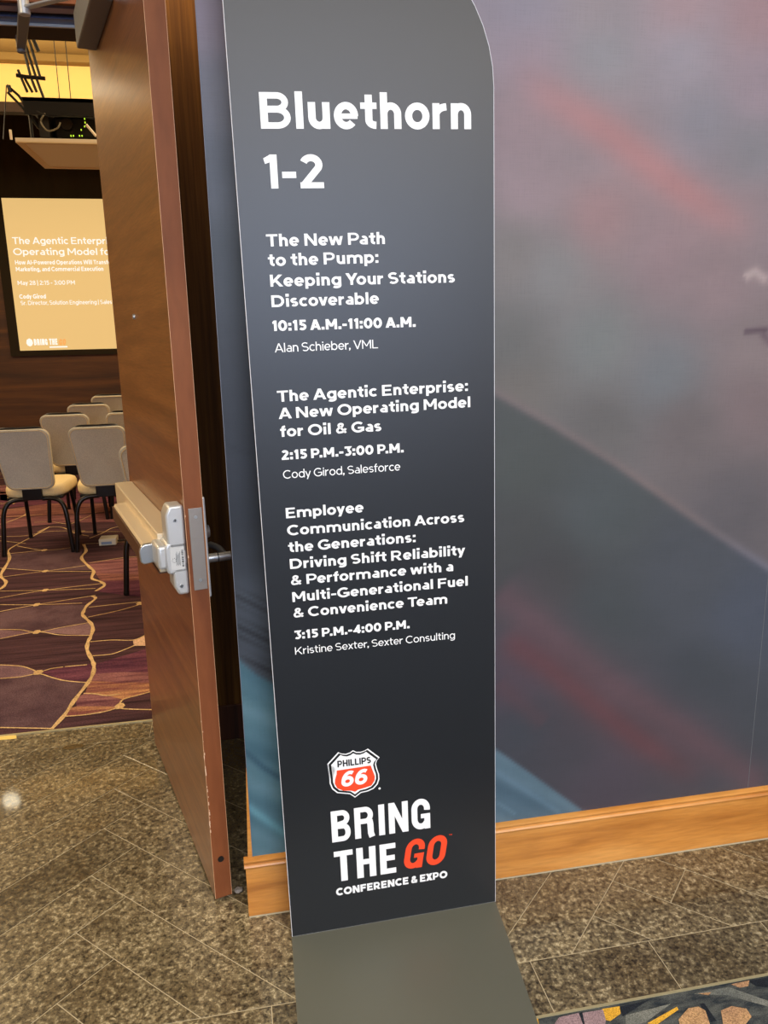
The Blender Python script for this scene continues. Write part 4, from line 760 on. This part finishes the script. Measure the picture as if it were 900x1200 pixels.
for z in (.25, 1.25, 2.2):
    bm = bmesh.new(); tube(bm, [(DW+.006, -DT-.004, z-.055), (DW+.006, -DT-.004, z+.055)], .008, 14); box(bm, DW, DW+.003, -DT, -.006, z-.055, z+.055); obj('hinge', bm, M['steel'], door, smooth='auto')
# dust bunny and strike on the floor
bm = bmesh.new(); bmesh.ops.create_icosphere(bm, subdivisions=2, radius=.010)
for v in bm.verts: v.co *= rng.uniform(.7, 1.4); v.co.z = abs(v.co.z)*.5
tag(obj('dust_tuft', bm, mat('grey_lint', srgb(150,142,132), .95), loc=(-.083, .100, .0)), 'small grey tuft of lint on the stone behind the door edge', 'lint')
bm = bmesh.new()
P = [(.040*math.cos(R(a)), .018*math.sin(R(a))) for a in range(0, 360, 20)]; Q = [(.030*math.cos(R(a)), .011*math.sin(R(a))) for a in range(0, 360, 20)]
lo = [bm.verts.new((x, y, .0)) for x, y in P]; a1 = [bm.verts.new((x, y, .0022)) for x, y in P]; a2 = [bm.verts.new((x, y, .0022)) for x, y in Q]; a3 = [bm.verts.new((x, y, .0006)) for x, y in Q]; n = len(P)
for A_, B_ in ((lo, a1), (a1, a2), (a2, a3)):
    for i in range(n): bm.faces.new((A_[i], A_[(i+1)%n], B_[(i+1)%n], B_[i]))
bm.faces.new(a3)
tag(obj('floor_strike', bm, mat('aged_brass', srgb(112,94,62), .4, metal=.7), loc=(STRIKE[0], STRIKE[1], 0)), 'small oval brass floor strike set in the doorway stone', 'floor strike')

# ================================================================ PROJECTION SCREEN
scx, scz1 = SCR_TL; scx = -2.958; scz0 = SCR_BL[1]; SWD = 3.56
scr = empty('projection_screen', (scx+SWD/2, 9.97, scz0)); tag(scr, 'large tan projected slide with white text on the far wood wall', 'screen')
def q(x): return x-scr.location.x
boxo('screen_surface', M['screen'], scr, q(scx), q(scx+SWD), -.022, -.014, 0, scz1-scz0)
bm = bmesh.new(); a, b, c, d_ = q(scx)-.13, q(scx+SWD)+.13, -.075, scz1-scz0+.03
box(bm, a, b, -.014, .0, c, scz1-scz0+.45); o = obj('screen_border', bm, M['black'], scr); o['label'] = 'black border of the screen'
def fscr(x0, z0, d=-.0235): return lambda x, y: Vector((q(x0)+x, d, z0-scz0+y))
T_ = [(.088, .16), (.088, .16), (.056, .2), (.056, .2), (.056, .17), (.056, .22), (.056, .15)]
for (s_, a_, b_), (cap, t) in zip(SCRT, T_):
    wd = (b_[0]-a_[0])
    if s_.startswith('How'): wd *= 1.12
    if s_.startswith('Sr.'): wd *= 1.15
    if s_.startswith('Operating'): wd *= 1.27
    if s_.startswith('The A'): wd *= 1.17
    text('slide_text', s_, M['screen_text'], scr, fscr(a_[0], a_[1]), cap, t, wd)
text('slide_text', 'BRING THE', M['screen_text'], scr, fscr(SCRL[1][0]-.02, SCRL[1][1]), .085, .26, .31, cond=True)
text('slide_text', 'GO', M['screen_orange'], scr, fscr(SCRL[3][0]-.02, SCRL[3][1]), .085, .25, .09, cond=True, slant=.15)
bm = bmesh.new(); x0_, z0_ = SCRL[0]; bm.faces.new([bm.verts.new((q(x0_)+.045*math.cos(R(a))*1.0, -.0235, z0_-scz0+.02+.055*math.sin(R(a)))) for a in (90, 40, -10, -50, -90, -130, 190, 140)]); obj('slide_emblem', bm, M['screen_text'], scr)
boxo('slide_rule', M['screen_text'], scr, q(SCRL[5][0]), q(SCRL[6][0]), -.0240, -.0232, SCRL[6][1]-scz0-.012, SCRL[6][1]-scz0+.006)
# black curtain that fills the wall above the screen
bm = bmesh.new(); pts = []
for k in range(180): x = RX0+.05+k*(RX1-RX0-.1)/179; pts.append((x, 9.90+.018*math.sin(k*1.15)+.01*math.sin(k*.41)))
top = [bm.verts.new((x, y, 4.40)) for x, y in pts]; bot = [bm.verts.new((x, y, scz1+.012)) for x, y in pts]
tb_ = [bm.verts.new((x, y+.01, 4.40)) for x, y in pts]; bb_ = [bm.verts.new((x, y+.01, scz1+.012)) for x, y in pts]
for i in range(179):
    bm.faces.new((bot[i], bot[i+1], top[i+1], top[i])); bm.faces.new((bb_[i+1], bb_[i], tb_[i], tb_[i+1])); bm.faces.new((bot[i+1], bot[i], bb_[i], bb_[i+1])); bm.faces.new((top[i], top[i+1], tb_[i+1], tb_[i]))
tag(obj('stage_curtain', bm, M['black'], smooth='auto'), 'black curtain hanging above the projection screen', 'curtain')

# ================================================================ CEILING PROJECTOR ON ITS LIFT
pj = empty('projector_lift', (-1.0, 4.95, 4.52)); tag(pj, 'black projector on a scissor lift above a pale closure panel', 'projector')
Lp = lambda x, y, z: (x+1.0, y-4.95, z-4.52)
def pbox(name, m, x0, x1, y0, y1, z0, z1, parent=pj, bevel=0): return boxo(name, m, parent, x0+1, x1+1, y0-4.95, y1-4.95, z0-4.52, z1-4.52, bevel=bevel)
cp = pbox('closure_panel', M['panel_white'], -1.46, -.56, 4.56, 5.46, 2.905, 2.93, bevel=.002)
for b_ in ((-1.46, -.56, 4.56, 4.60), (-1.46, -.56, 5.42, 5.46), (-1.46, -1.41, 4.60, 5.42), (-.61, -.56, 4.60, 5.42)): pbox('panel_rim', mat('rim', srgb(224,200,160), .6) if 'rim' not in bpy.data.materials else bpy.data.materials['rim'], b_[0], b_[1], b_[2], b_[3], 2.898, 2.905)
pbox('platform', M['rig'], -1.40, -.58, 4.62, 5.40, 3.19, 3.215)
pbox('platform_apron', M['rig'], -1.39, -.60, 4.62, 4.64, 3.10, 3.215)
pbox('projector_body', mat('projector_shell', srgb(22,20,17), .5), -1.22, -.66, 4.72, 5.30, 2.965, 3.12, bevel=.02)
pbox('equipment_shelf', M['rig'], -1.36, -.60, 4.66, 5.38, 2.935, 2.955)
for x in (-1.36, -.62):
    for y in (4.65, 5.37):
        bm = bmesh.new(); tube(bm, [Lp(x, y, 2.93), Lp(x, y, 3.2)], .012, 8); obj('post', bm, M['rig'], pj)
bm = bmesh.new(); cyl(bm, Lp(-1.12, 4.715, 3.06), (0, -1, 0), .045, .03, 20, .04); obj('fan_ring', bm, mat('ring_grey', srgb(52,46,40), .4, metal=.4), pj, smooth='auto')
pbox('side_board', mat('bundled_gear', srgb(30,27,24), .6), -1.31, -1.24, 4.66, 5.2, 2.96, 3.14)
bm = bmesh.new(); tube(bm, smooth_path([Lp(-1.25, 4.62, 3.11), Lp(-1.28, 4.60, 3.05), Lp(-1.24, 4.60, 2.99), Lp(-1.17, 4.60, 3.01), Lp(-1.15, 4.61, 3.05)], 6), .006, 8); obj('cable', bm, mat('cable_grey', srgb(120,112,92), .5), pj)
bm = bmesh.new(); tube(bm, smooth_path([Lp(-1.30, 4.60, 3.12), Lp(-1.2, 4.58, 3.08), Lp(-1.05, 4.6, 3.10), Lp(-.9, 4.6, 3.07)], 6), .005, 8); obj('cable', bm, M['rig'], pj)
bm = bmesh.new(); tube(bm, [Lp(-.965, 4.57, 3.03), Lp(-.905, 4.57, 2.955)], .010, 8); obj('cable_sleeve', bm, M['panel_white'], pj)
for x, z in LEDS:
    bm = bmesh.new(); box(bm, x+1-.003, x+1+.003, 4.60-4.95, 4.61-4.95, z-4.52-.005, z-4.52+.005); obj('indicator_light', bm, M['led'], pj)
bm = bmesh.new(); tube(bm, [Lp(-1.49, 4.58, 2.92), Lp(-1.49, 4.58, 2.985)], .009, 8); obj('hanger_pin', bm, M['panel_white'], pj)
for k, P in enumerate(ARMS):
    rr = .010 if k < 7 else .014
    for yy in ((4.9,) if k != 8 else (4.9,)):
        P3 = [Lp(x, yy, z) for x, z in P]; bm = bmesh.new(); tube(bm, P3, rr, 8); obj('scissor_arm' if k < 7 else 'cross_bar', bm, M['rig'], pj)
for P in ARMS[:3]:     # the arms go on up to the ceiling and have their twins at the back
    x, z = P[0]; bm = bmesh.new(); tube(bm, [Lp(x, 4.9, z), Lp(x-.02, 4.9, 3.70), Lp(x+.30, 4.9, 4.18), Lp(x, 4.9, 4.50)], .012, 8); obj('scissor_arm', bm, M['rig'], pj)
for P in ARMS[:4]:
    P3 = [Lp(x+.72, 5.2, z) for x, z in P]; bm = bmesh.new(); tube(bm, P3, .012, 8); obj('scissor_arm', bm, M['rig'], pj)
for P in RODS[:2]:
    (x, z), (x2, z2) = P; bm = bmesh.new(); tube(bm, [Lp(x2, 4.9, z2-.12), Lp(x, 4.9, 4.52)], .0035, 6); obj('hanger_cable', bm, M['rig'], pj)
(x, z), (x2, z2) = RODS[2]; bm = bmesh.new(); tube(bm, [Lp(x, 4.9, 3.36), Lp(x2+.02, 4.62, 2.93)], .004, 6); obj('hanger_cable', bm, M['rig'], pj)
pbox('ceiling_mount', M['rig'], -1.45, -.55, 4.5, 5.4, 4.44, 4.515)

# ================================================================ BANQUET CHAIRS (face the screen, +y)
def rr_outline(w0, w1, z0, z1, r, n=6):
    """rounded outline, w0 half width below, w1 half width above"""
    P = []
    for cx, cz, a0 in ((w0-r, z0+r, -90), (w1-r, z1-r, 0), (-(w1-r), z1-r, 90), (-(w0-r), z0+r, 180)):
        for k in range(n+1): a = R(a0+90*k/n); P.append((cx+r*math.cos(a), cz+r*math.sin(a)))
    return P
def make_chair(label, group):
    t = empty('banquet_chair', (0, 0, 0)); tag(t, label, 'chair', group)
    lean = lambda z: .03-.16*(z-.46)/.46                       # back panel leans towards the viewer
    # upholstered back, crowned slab
    bm = bmesh.new(); P = rr_outline(.158, .186, .478, .915, .055); layers = []
    def dip(x, z): return z-.018*math.exp(-(x/.075)**4) if z > .89 else z
    for off, ins in ((-.022, .016), (-.030, .0), (-.012, -.004), (.012, -.004), (.028, .0), (.022, .016)):
        ring = []
        for x, z in P:
            s = 1-ins/.17; zz = .70+(z-.70)*(1-ins/.21); ring.append(bm.verts.new((x*s, lean(zz)+off, dip(x, zz))))
        layers.append(ring)
    n = len(P)
    for A_, B_ in zip(layers, layers[1:]):
        for i in range(n): bm.faces.new((A_[i], A_[(i+1)%n], B_[(i+1)%n], B_[i]))
    for ring, off in ((layers[0], -.027), (layers[-1], .032)):
        c_ = bm.verts.new((0, lean(.70)+off, .70))
        for i in range(n): bm.faces.new((ring[i], ring[(i+1)%n], c_) if off > 0 else (ring[(i+1)%n], ring[i], c_))
    obj('backrest', bm, M['back_fabric'], t, smooth=True)
    bm = bmesh.new(); tube(bm, smooth_path([(x, lean(z)-.0285, dip(x, z)) for x, z in [(p[0]*.955, .70+(p[1]-.70)*.965) for p in P]+[(P[0][0]*.955, .70+(P[0][1]-.70)*.965)]], 1), .0028, 6, caps=False); obj('piping', bm, M['seat_vinyl'], t, smooth=True)
    # metal top rail with hand hold
    bm = bmesh.new(); tube(bm, smooth_path([(-.150, lean(.91)+.004, .908), (-.12, lean(.91)+.002, .921), (-.06, lean(.92), .923), (0, lean(.92), .921), (.06, lean(.92), .923), (.12, lean(.91)+.002, .921), (.150, lean(.91)+.004, .908)], 4), .0125, 8); obj('top_rail', bm, M['legs'], t, smooth=True)
    boxo('back_bracket', M['legs'], t, -.066, .066, .004, .030, .395, .53, bevel=.004)
    # seat cushion
    bm = bmesh.new(); lay = []
    for z, k in ((.405, .90), (.412, .97), (.43, 1.0), (.465, 1.0), (.485, .965), (.495, .88)):
        ring = []
        for a in range(32):
            th_ = a*2*math.pi/32; c_, s_ = math.cos(th_), math.sin(th_); e = .42
            x = math.copysign(abs(c_)**e, c_)*.222*k; y = math.copysign(abs(s_)**e, s_)*.235*k; x *= 1+.06*(y/.235); ring.append(bm.verts.new((x, y+.285, z)))
        lay.append(ring)
    for A_, B_ in zip(lay, lay[1:]):
        for i in range(32): bm.faces.new((A_[i], A_[(i+1)%32], B_[(i+1)%32], B_[i]))
    bm.faces.new(lay[0][::-1]); c_ = bm.verts.new((0, .285, .503))
    for i in range(32): bm.faces.new((lay[-1][i], lay[-1][(i+1)%32], c_))
    obj('seat', bm, M['seat_vinyl'], t, smooth=True)
    boxo('seat_frame', M['legs'], t, -.19, .19, .07, .49, .388, .408, bevel=.004)
    for s in (-1, 1):
        bm = bmesh.new(); tube(bm, smooth_path([(s*.055, .045, .398), (s*.12, .045, .396), (s*.175, .035, .375), (s*.208, .02, .31), (s*.222, .008, .18), (s*.236, 0, .004)], 5), .0165, 10); obj('leg', bm, M['legs'], t, smooth='auto')
        bm = bmesh.new(); tube(bm, smooth_path([(s*.165, .44, .395), (s*.172, .475, .30), (s*.178, .51, .15), (s*.182, .525, .004)], 4), .0145, 10); obj('leg', bm, M['legs'], t, smooth='auto')
        bm = bmesh.new(); cyl(bm, (s*.236, 0, 0), (0, 0, 1), .017, .018, 12); obj('foot_glide', bm, M['dark_metal'], t); bm = bmesh.new(); cyl(bm, (s*.182, .525, 0), (0, 0, 1), .016, .018, 12); obj('foot_glide', bm, M['dark_metal'], t)
    return t
def copy_tree(o, parent=None):
    c = o.copy(); C.objects.link(c)
    if parent: c.parent = parent
    for ch in list(o.children): copy_tree(ch, c)
    return c
CH = [(-1.487, 3.945, 0, 'cream and greige banquet chair nearest the left edge, seat edge showing, front full row'),
 (-.985, 3.935, 2, 'lavender lit banquet chair right beside the crash bar end, front full row'),
 (-.500, 2.840, 3, 'banquet chair nearest the viewer, mostly hidden behind the open door'),
 (-1.405, 4.980, 0, 'banquet chair in the second full row, seen between the two front chairs'),
 (-.895, 4.980, 0, 'banquet chair in the second full row, top corner cut by the open door'),
 (-1.390, 5.960, 1, 'banquet chair in the third row, back seen above the second row'),
 (-.885, 5.960, 0, 'banquet chair in the third row, only a sliver of back beside the door'),
 (-1.370, 7.100, 0, 'farthest banquet chair, its back top showing below the screen')]
ch0 = None
for x, y, rz, lab in CH:
    if ch0 is None: ch0 = make_chair(lab, 'banquet chairs in rows facing the screen'); t = ch0
    else: t = copy_tree(ch0); t['label'] = lab
    t.location = (x, y, .0025); t.rotation_euler = (0, 0, R(rz))
# floor power box
pb = empty('power_box', (-1.03, 4.12, 0)); tag(pb, 'small white power box with a blue front label on the carpet under the chairs', 'power box')
boxo('box_shell', mat('box_white', srgb(206,198,180), .5), pb, -.062, .062, -.06, .06, .003, .052, bevel=.004)
boxo('front_label', mat('label_blue', srgb(120,138,170), .5), pb, -.045, .03, -.0615, -.0600, .012, .032)
bm = bmesh.new(); tube(bm, smooth_path([(.062, .0, .02), (.16, .05, .012), (.28, .04, .010), (.4, .12, .010)], 5), .006, 8); obj('lead', bm, M['rig'], pb)
tag(boxo('paper_tag', M['print_white'], None, -.925, -.875, 4.48, 4.51, .003, .012), 'tiny white tag lying on the carpet behind the power box', 'tag')

# ================================================================ LAMPS AND WINDOW OUT OF FRAME
def downlight(x, y, z, m, r, label, grp):
    t = empty('ceiling_light', (x, y, z)); tag(t, label, 'ceiling light', grp)
    bm = bmesh.new(); cyl(bm, (0, 0, 0), (0, 0, -1), r*1.2, .012, 28); obj('bezel', bm, M['alu'], t)
    bm = bmesh.new(); cyl(bm, (0, 0, -.012), (0, 0, -1), r, .004, 28); obj('diffuser', bm, m, t)
for x, y in ((-4.3, 6.9), (-4.3, 2.6), (1.8, 2.6), (1.8, 6.9)): downlight(x, y, RZ, M['lamp_room'], .11, ['round recessed downlight nearest the screen, left side of the meeting room','round recessed downlight nearest the door, left side of the meeting room','round recessed downlight nearest the door, right side of the meeting room','round recessed downlight nearest the screen, right side of the meeting room'][[(-4.3, 6.9), (-4.3, 2.6), (1.8, 2.6), (1.8, 6.9)].index((x, y))], 'meeting room downlights')
wn = empty('window_1', (0.8, LY0, 1.4)); tag(wn, 'tall daylight window in the lobby wall behind the viewer', kind='structure')
boxo('window_frame', M['alu'], wn, -2.15, 2.15, .0, .04, -.05, 1.7); boxo('pane', M['window'], wn, -2.05, 2.05, .04, .05, .05, 1.6)

bl = empty('wall_lamp', (-3.25, 8.0, 4.36)); tag(bl, 'round bright lamp on the yellow bulkhead, seen only as a glint on the stone', 'wall lamp')
bm = bmesh.new(); cyl(bm, (0, 0, 0), (0, -1, 0), .13, .03, 28); obj('housing', bm, M['alu'], bl)
bm = bmesh.new(); cyl(bm, (0, -.03, 0), (0, -1, 0), .105, .01, 28); obj('lens', bm, mat('hot_lens', srgb(255,250,230), .4, emit=srgb(255,244,214), es=16), bl)
